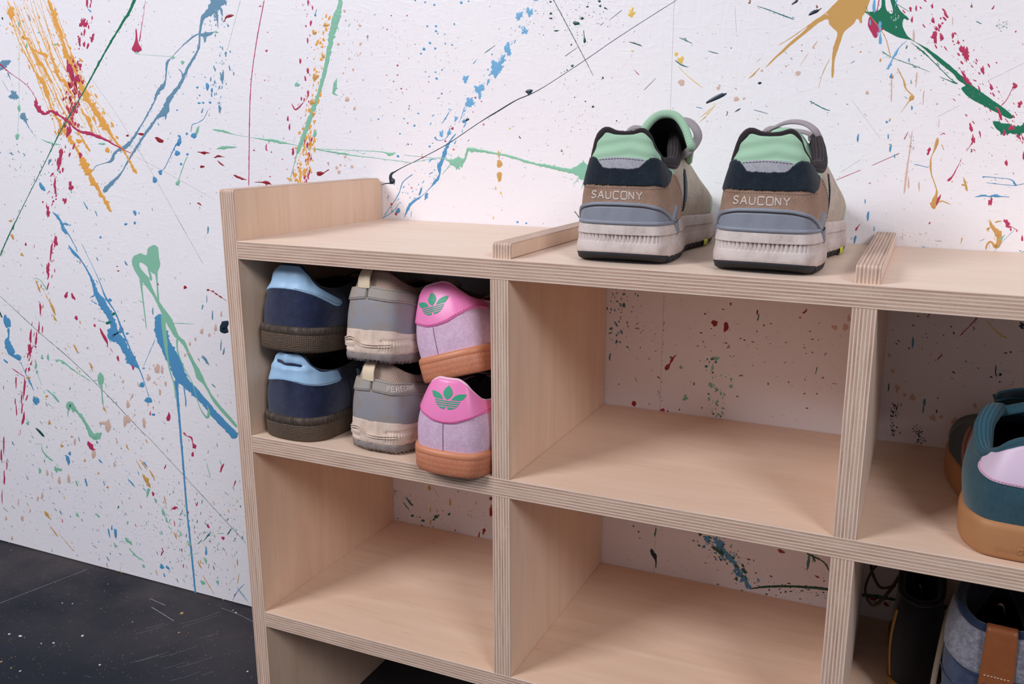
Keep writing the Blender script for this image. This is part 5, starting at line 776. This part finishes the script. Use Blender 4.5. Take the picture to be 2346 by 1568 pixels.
# --- muddy grey trail shoes
def trail_shoe(root_, words):
    S = Shoe(root_, 236, 34.5, 30, 40, zt=[(0, 88), (14, 88), (30, 85), (50, 77), (75, 70), (100, 72), (125, 75), (150, 71), (190, 60), (240, 50), (290, 44)],
             lean=[(0, .30), (14, .34), (40, .28), (70, .18), (100, .2), (130, .4), (160, .72), (200, .95), (230, 1), (300, 1)], zb=28, gk=.82, spring=8, inset=1.4, bev=2.5, sq=.92, heel_r=1.1, bul=[(0, 3), (60, 3), (150, 3), (300, 5)])
    lug = lambda s, z: np.where(z < 2.6, -1.4 * np.abs(((s / 4.6) % 1) * 2 - 1), 0) + .4 * np.sin(s * .55)
    S.sole('outsole', [(0, -1.2), (0.1, -.2), (3.2, .6), (3.6, .8), (8.5, 1.2), (10.5, .4)], MT['mudout'], det=lug, ns=560, sfun=lambda s, z: (z < 1) * 3.0 * np.abs(((s / 4.6) % 1) * 2 - 1) * np.clip(np.sin(s * .21) * 3 + 1.6, .15, 1))
    wav = lambda s, z: np.clip((z - 10) / 8, 0, 1) * 2.2 * np.sin(np.abs(s) * .05 + .6) * (z < 30)
    ridge = lambda s, z: np.where((z > 14) & (z < 25), 1.15 * np.sign(np.sin((s + z * 1.6) * 1.15)) * np.sign(np.sin((s - z * 1.9) * 1.15)) * (np.abs(s) > 14) * (np.abs(s) < 95), 0)
    S.sole('midsole', [(9.5, .2), (11, 1.0), (15, 1.6), (20, 1.2), (24, .9), (28, .6), (32, .2), (34.5, -1.2)], MT['mudmid'], ns=620, nz=3, det=ridge, sfun=lambda s, z: np.clip((z - 26) / 8, 0, 1) * crv([(0, 2.5), (25, 1.5), (52, -3.0), (80, 6), (110, 4), (170, 0), (300, 0)])(np.abs(s)))
    for dz in (0, 2.3): S.ribbons('midsole_groove_rib', [[(-34, 19 + dz), (-20, 24 + dz), (-12, 23 + dz), (-4, 18.5 + dz), (8, 17.5 + dz), (26, 18.5 + dz)]], 1.1, 2.1, MT['mudmid'], surf=S.Q, th=.7, straight=False)
    S.upper('upper', MT['mudmesh'])
    S.patch('heel_counter', -74, 74, 27, (lambda q: crv([(0, 65), (40, 61), (74, 52)])(np.abs(q))), 1.7, MT['greyleather'], 90, 12)
    for a, b in ((-80, -1.0), (0.6, 80)): S.patch('heel_band', a, b, (lambda q: crv([(0, 62.5), (40, 58), (80, 50)])(np.abs(q))), (lambda q: crv([(0, 75.5), (40, 70.5), (80, 61)])(np.abs(q))), 3.2, MT['greyband'], 60, 8, rough=.12)
    S.stitch([(2, 73.2), (40, 68.4), (76, 60)], MT['stitchd'], 3.3, .4, 1.2, 1.0); S.stitch([(2, 64.6), (40, 60.2), (76, 53)], MT['stitchd'], 3.3, .4, 1.2, 1.0); S.stitch([(-2, 64.6), (-40, 60.2)], MT['stitchd'], 3.3, .4, 1.2, 1.0)
    pts = [(-9, 0), (9, 0)]
    V = []; N = 14
    prof = [(73, 4.2), (76, 5.2), (82, 7.0), (87.5, 6.2), (90.6, 2.6), (91, -2.0), (88, -5.5), (84, -5.4)]
    for z, o in cat(prof, 3):
        for s in np.linspace(-15, 3, N):
            q = S.Uz(np.array([s]), np.array([min(z, 88)]), np.array([o]))[0]; V.append((q[0], q[1], z))
    nr = len(V) // N; P = np.array(V).reshape(nr, N, 3); nrm = np.array([0, 1.2, 0]); V2 = list(P.reshape(-1, 3)) + list((P + nrm).reshape(-1, 3)); g = grid(nr, N); F = g + [tuple(i + nr * N for i in f[::-1]) for f in g]
    for i in range(nr - 1):
        for c in (0, N - 1): a, b = i * N + c, (i + 1) * N + c; F.append((a, b, b + nr * N, a + nr * N))
    S.emit('pull_tab', V2, F, MT['webbing'], [(j % N * .4, j // N * .12) for j in range(len(V2))])
    if words: S.ribbons('lettering', word('PEREGRINE', 20.5, 63.9, 4.4, .82, -.07, .14), .8, 3.3, MT['stitchw'], th=.3)
    for sg in (-1, 1): S.patch('side_overlay', *sorted((sg * 84, sg * 190)), 30, (lambda q: crv([(84, 58), (110, 62), (140, 60), (190, 46)])(np.abs(q))), 1.0, MT['greyleather'], 40, 8)
    S.rim('collar_rim', -135, 135, 3.0, MT['mudmesh'], drop=1.6, inn=2.6, ns=90, n=12); S.lining(MT['darkin'], -150, 150, 5)
    for k in range(5): S.tube('lace', [(-14, 122 + 13 * k, 71 - 5 * k), (0, 123 + 13 * k, 75 - 5.2 * k), (14, 122 + 13 * k, 71 - 5 * k)], 2.2, MT['webbing'], 8, .6, up=(0, -.2, 1))
    S.tube('lace', [(10, 120, 73), (22, 108, 77), (31, 112, 74), (27, 126, 68), (14, 124, 71)], 1.6, MT['webbing'], 8, .8)
re_ = root('trail_shoe', 'lower muddy grey trail shoe with PEREGRINE on its heel band', 'shoe', (162, 7, ZM + .1), (0, 0, -3)); trail_shoe(re_, True)
rf_ = root('trail_shoe', 'upper muddy grey trail shoe, cream pull loop against the board', 'shoe', (161.5, 4, ZM + 91.2), (-5, -2, -3)); trail_shoe(rf_, False)

# --- pink sneakers
def pink_sneaker(root_, cs):
    S = Shoe(root_, 250, 39, 33, 40, zt=[(0, 90), (13, 90), (24, 87), (36, 79), (52, 70), (72, 66), (96, 64), (125, 68), (150, 68), (190, 58), (230, 46), (290, 40)],
             lean=[(0, .34), (14, .36), (34, .30), (60, .2), (100, .2), (135, .42), (165, .75), (200, .97), (230, 1), (300, 1)], zb=22, gk=.9, spring=6, inset=2.6, bul=[(0, 4.5), (60, 4.5), (150, 3), (300, 5)], heel_r=1.08, sq=.95)
    S.sole('outsole', [(0, -2.6), (1, -1), (3.5, -.2), (17.5, .5), (18.2, .2)], MT['gum'], ns=240)
    S.sole('foxing', [(17.8, .0), (18.6, .7), (22.5, .3), (24.2, -1.2), (24.6, -3)], MT['gumlip'], ns=200)
    S.upper('upper', MT['lilac'])
    tabhi = lambda q: crv([(0, 89.7), (13, 89.7), (24, 86.7), (36, 78.7), (52, 69.7), (66, 66.6), (72, 64), (74, 61)])(np.abs(q))
    tablo = lambda q: crv([(0, 50), (12, 51), (26, 55), (40, 58.5), (56, 59), (70, 57), (74, 59)])(np.abs(q))
    S.patch('heel_tab', -74, 74, tablo, tabhi, 1.5, MT['pink'], 110, 18)
    S.stitch([(-70, 59.5), (-56, 61), (-40, 60.4), (-26, 57), (-12, 53.2), (0, 52.2), (12, 53.2), (26, 57), (40, 60.4), (56, 61), (70, 59.5)], MT['darkpink'], 1.6, .55, 1.5, 1.3)
    S.rim('collar_rim', -128, 128, 1.5, MT['palepink'], drop=.4, inn=.4, ns=110, n=8); S.lining(MT['darkin'], -150, 150, 4.5)
    S.ribbons('back_seam', [[(cs, 50), (cs, 24)]], .6, .1, MT['darkseam'], th=.15)
    leaves, bars = trefoil(cs + 3, 71 + cs * .5, 37); lg = S.polys('heel_logo', leaves, 1.5, MT['green'], th=.35); S.polys('heel_logo_bar', bars, 1.5, MT['green'], th=.35, parent=lg)
    for sg in (-1, 1):
        for k in range(3): S.ribbons('side_stripe', [[(sg * (98 + 12 * k), 27), (sg * (114 + 12 * k), 58)]], 6, 1.0, MT['pink'], th=.8)
    for k in range(5): S.tube('lace', [(-13, 126 + 12 * k, 63 - 4.4 * k), (0, 127 + 12 * k, 67 - 4.6 * k), (13, 126 + 12 * k, 63 - 4.4 * k)], 3.2, MT['palepink'], 8, .35, up=(0, -.2, 1))
    S.tube('lace', [(4, 124, 66), (18, 106, 70), (8, 92, 72), (-4, 104, 70), (2, 122, 66)], 2.6, MT['palepink'], 8, .4); S.tube('lace', [(0, 124, 66), (-16, 110, 69), (-20, 120, 66), (-12, 130, 63)], 2.6, MT['palepink'], 8, .4)
rg = root('sneaker', 'lower pink and lilac sneaker, its amber gum heel overhanging the shelf edge', 'shoe', (255.6, -19, ZM + .8), (0, 1.2, 1)); pink_sneaker(rg, 0)
rh = root('sneaker', 'upper pink and lilac sneaker tipped over on the one below', 'shoe', (248.5, 6, ZM + 86), (-7, -17.5, -1)); pink_sneaker(rh, -5)

# --- teal platform sneaker
rt = root('sneaker', 'teal suede platform sneaker with pale lilac heel tab and thick caramel sole', 'shoe', (741, 7, ZM + .1), (0, 0, 3))
S = Shoe(rt, 236, 50, 44, 54, zt=[(0, 92), (18, 92), (34, 87), (50, 78), (62, 73), (76, 76), (94, 88), (110, 96), (125, 95), (150, 84), (190, 66), (240, 52), (290, 46)],
         lean=[(0, .24), (18, .26), (40, .24), (66, .14), (90, .12), (115, .28), (140, .52), (170, .8), (205, .98), (230, 1), (300, 1)], zb=27, gk=.92, spring=6, inset=3.4, bul=[(0, 5), (60, 5), (110, 6), (170, 5), (300, 6)], heel_r=1.05, sq=.90)
S.sole('outsole', [(0, -5), (1.2, -2.4), (4, -1), (10, -.3), (24, -.2), (27.5, -1), (29, -2.4), (29.4, -4)], MT['tan'], ns=200)
S.ribbons('sole_badge', [[(-26, 13.5), (26, 13.5)]], 15, -1.0, MT['tan'], surf=S.Q, th=.7)
S.ribbons('sole_lettering', word('adidas', -12, 7.8, 5.6, .95), .8, -.3, MT['tan'], surf=S.Q, th=.5)
S.ribbons('sole_emblem', [[(-9 + 4.6 * k, 14.6), (-6.4 + 4.6 * k, 15.2 + 1.5 * (k + 1))] for k in range(3)], 2.4, -.4, MT['tan'], surf=S.Q, th=.2)
S.upper('upper', MT['teal'])
S.patch('heel_tab', -60, 60, (lambda q: crv([(0, 58), (34, 59), (50, 61), (57, 63.5), (60, 67)])(np.abs(q))), (lambda q: crv([(0, 89), (18, 89), (32, 85), (46, 79), (56, 77), (60, 73)])(np.abs(q))), 1.6, MT['palelilac'], 70, 14); S.stitch([(-57, 69), (-54, 64.5), (-40, 61.4), (-20, 60.4), (0, 60), (20, 60.4), (40, 61.4), (54, 64.5), (57, 69)], MT['darkpink'], 1.7, .35, 1.3, 1.3)
for sg in (-1, 1):
    S.patch('quarter', *sorted((sg * 110, sg * 200)), 26, (lambda q: crv([(110, 84), (150, 74), (200, 56)])(np.abs(q))), .9, MT['tealdark'], 40, 10)
    for k in range(3): S.ribbons('side_stripe', [[(sg * (116 + 15 * k), 30), (sg * (124 + 15 * k), 54), (sg * (128 + 15 * k), 72 - 4 * k)]], 8, 1.3, MT['salmon'], th=.7)
S.rim('collar_rim', -140, 140, 4, MT['tealmesh'], drop=1, inn=3, n=14, ns=110, rf=lambda q: crv([(0, 3), (30, 3.4), (60, 5.5), (90, 7.5), (115, 7), (140, 4)])(abs(q))); S.lining(MT['tealdark'], -150, 150, 5)
V = []; uv = []
for side in (0, 1):
    for i in range(14):
        for j in range(10):
            t, u = i / 13, j / 9 * 2 - 1; V.append((u * (20 + 6 * t), 170 - 78 * t - side * 5, 60 + 52 * t ** .8 - 6 * u * u)); uv.append((u * 3, t * 8))
g = grid(14, 10); F = g + [tuple(i + 140 for i in f[::-1]) for f in g] + [(i * 10 + c, (i + 1) * 10 + c, (i + 1) * 10 + c + 140, i * 10 + c + 140) for i in range(13) for c in (0, 9)] + [(130 + j, 131 + j, 271 + j, 270 + j) for j in range(9)]
S.emit('tongue', V, F, MT['tealmesh'], uv)
for k in range(5): S.tube('lace', [(-18, 116 + 13 * k, 93 - 7 * k), (0, 117 + 13 * k, 100 - 7.4 * k), (18, 116 + 13 * k, 93 - 7 * k)], 3.8, MT['tealmesh'], 8, .4, up=(0, -.2, 1))
S.tube('lace', [(-26, 100, 82), (-31, 90, 84), (-24, 82, 92), (-6, 77, 100), (16, 78, 107), (30, 82, 108)], 4.6, MT['tealmesh'], 10, .45, up=(0, -.7, .7)); S.tube('lace', [(-24, 104, 86), (-10, 94, 91), (10, 90, 94), (28, 96, 92)], 4.6, MT['tealmesh'], 10, .35, up=(0, -.7, .7)); S.tube('lace', [(-26, 108, 96), (-10, 110, 100), (10, 108, 100)], 4.2, MT['tealmesh'], 10, .35, up=(0, -.5, .8))

# --- boots on the lowest shelf
rbt = root('boot', 'washed denim ankle boot with grey felt collar and tan leather pull tab', 'boot', (731, 46, ZL + .1), (0, 0, -4))
S = Shoe(rbt, 196, 39, 34, 44, zt=[(0, 118), (20, 120), (45, 127), (70, 132), (95, 134), (120, 128), (150, 106), (190, 76), (240, 56), (290, 48)],
         lean=[(0, .14), (30, .12), (70, .05), (96, .08), (112, .4), (128, .94), (138, 1), (300, 1)], zb=22, gk=.9, spring=6, inset=3, bul=[(0, 5), (60, 6), (150, 4), (300, 6)], yc0=42)
S.sole('outsole', [(0, -1.5), (2, 0), (16, .5), (21, 1.5), (24, 1.2), (24.6, -2)], MT['blackrub'], ns=160)
S.upper('upper', MT['denim'])
S.patch('heel_counter', -60, 60, 24, (lambda q: crv([(0, 72), (30, 68), (60, 40)])(np.abs(q))), 1.6, MT['denim'], 50, 8)
S.patch('collar', -104, 104, (lambda q: crv([(0, 80), (20, 82), (45, 92), (75, 108), (104, 122)])(np.abs(q))), (lambda q: crv([(0, 116), (20, 118), (45, 125), (70, 130), (95, 132), (104, 131)])(np.abs(q))), 2.4, MT['felt'], 80, 12, wr=lambda s, z: 1.2 * np.sin(s * .09 + z * .06))
S.ribbons('collar_seam', [[(s, float(crv([(0, 80), (20, 82), (45, 92), (75, 108), (104, 122)])(abs(s)))) for s in np.linspace(-103, 103, 60)]], 2.2, 1.0, MT['navybind'], th=1.4)
S.ribbons('quilt_seam', [[(-80, 60), (-50, 70), (-20, 62), (0, 74)], [(0, 74), (20, 62), (50, 70), (80, 60)], [(0, 30), (0, 84)]], 1.4, 1.2, MT['navybind'], th=.6)
S.rim('collar_rim', -112, 112, 3.6, MT['navybind'], drop=0, inn=1.5, n=12, ns=90); S.lining(MT['navybind'], -150, 150, 5)
V = []
for z, o in cat([(72, 3.4), (84, 4.0), (100, 5.2), (114, 6.5), (122.5, 5.5), (125, 1.5), (122.5, -3.5), (114, -6)], 3):
    for s in np.linspace(-13, 13, 8):
        q = S.Uz(np.array([s]), np.array([min(z, 117)]), np.array([o]))[0]; V.append((q[0], q[1], z))
nr = len(V) // 8; P = np.array(V).reshape(nr, 8, 3); V2 = list(P.reshape(-1, 3)) + list((P + [0, 1.8, 0]).reshape(-1, 3)); g = grid(nr, 8); F = g + [tuple(i + nr * 8 for i in f[::-1]) for f in g] + [(i * 8 + c, (i + 1) * 8 + c, (i + 1) * 8 + c + nr * 8, i * 8 + c + nr * 8) for i in range(nr - 1) for c in (0, 7)] + [(j, j + 1, nr * 8 + j + 1, nr * 8 + j) for j in range(7)]
tab = S.emit('pull_tab', V2, F, MT['tanleather']); S.stitch([(-10, 77), (10, 77)], MT['darkseam'], 4.2, .8, 1.3, 1.4, parent=tab); S.stitch([(-10, 84), (10, 84)], MT['stitchw'], 4.4, .4, 1.6, 1, parent=tab)
S.tube('lace', [(-30, 100, 118), (-40, 70, 100), (-44, 48, 70), (-46, 30, 40), (-43, 22, 26)], 2.6, MT['rawlace'], 8, .6)
rbd = root('boot', 'dark boot with honey-coloured edge in the shadow behind the denim boot', 'boot', (671, 100, ZL + .1), (0, 0, 0))
S = Shoe(rbd, 150, 21, 20, 24, zt=[(0, 104), (30, 110), (60, 122), (90, 124), (120, 96), (150, 64), (200, 50)], lean=[(0, .1), (55, .05), (72, .2), (88, .9), (96, 1), (200, 1)], zb=20, inset=2.4, spring=4, bul=[(0, 4), (60, 4), (200, 5)], yc0=30)
S.sole('outsole', [(0, -1.5), (2, 0), (14, .3), (15, -1)], MT['blackrub'], ns=120); S.sole('welt', [(14.5, 0), (15.5, 1.2), (20, 1.2), (21, -1)], MT['honey'], ns=120); S.upper('upper', MT['darkboot'], ns=90, nv=14)
S.ribbons('edge_binding', [[(-26, 24), (-25, 60), (-23, 92)]], 3.4, .8, MT['honey'], th=1.2); S.rim('collar_rim', -76, 76, 3, MT['darkboot'], ns=50); S.lining(MT['black'], -110, 110, 4, ns=40)
S.tube('lace', [(-14, 84, 108), (-26, 74, 116), (-42, 72, 100), (-49, 60, 80), (-40, 46, 72), (-26, 54, 88), (-14, 78, 106)], 1.6, MT['dull'], 8, .8); S.tube('lace', [(-12, 86, 106), (-32, 92, 94), (-46, 80, 96), (-36, 66, 82), (-22, 60, 90)], 1.4, MT['dull'], 8, .8)
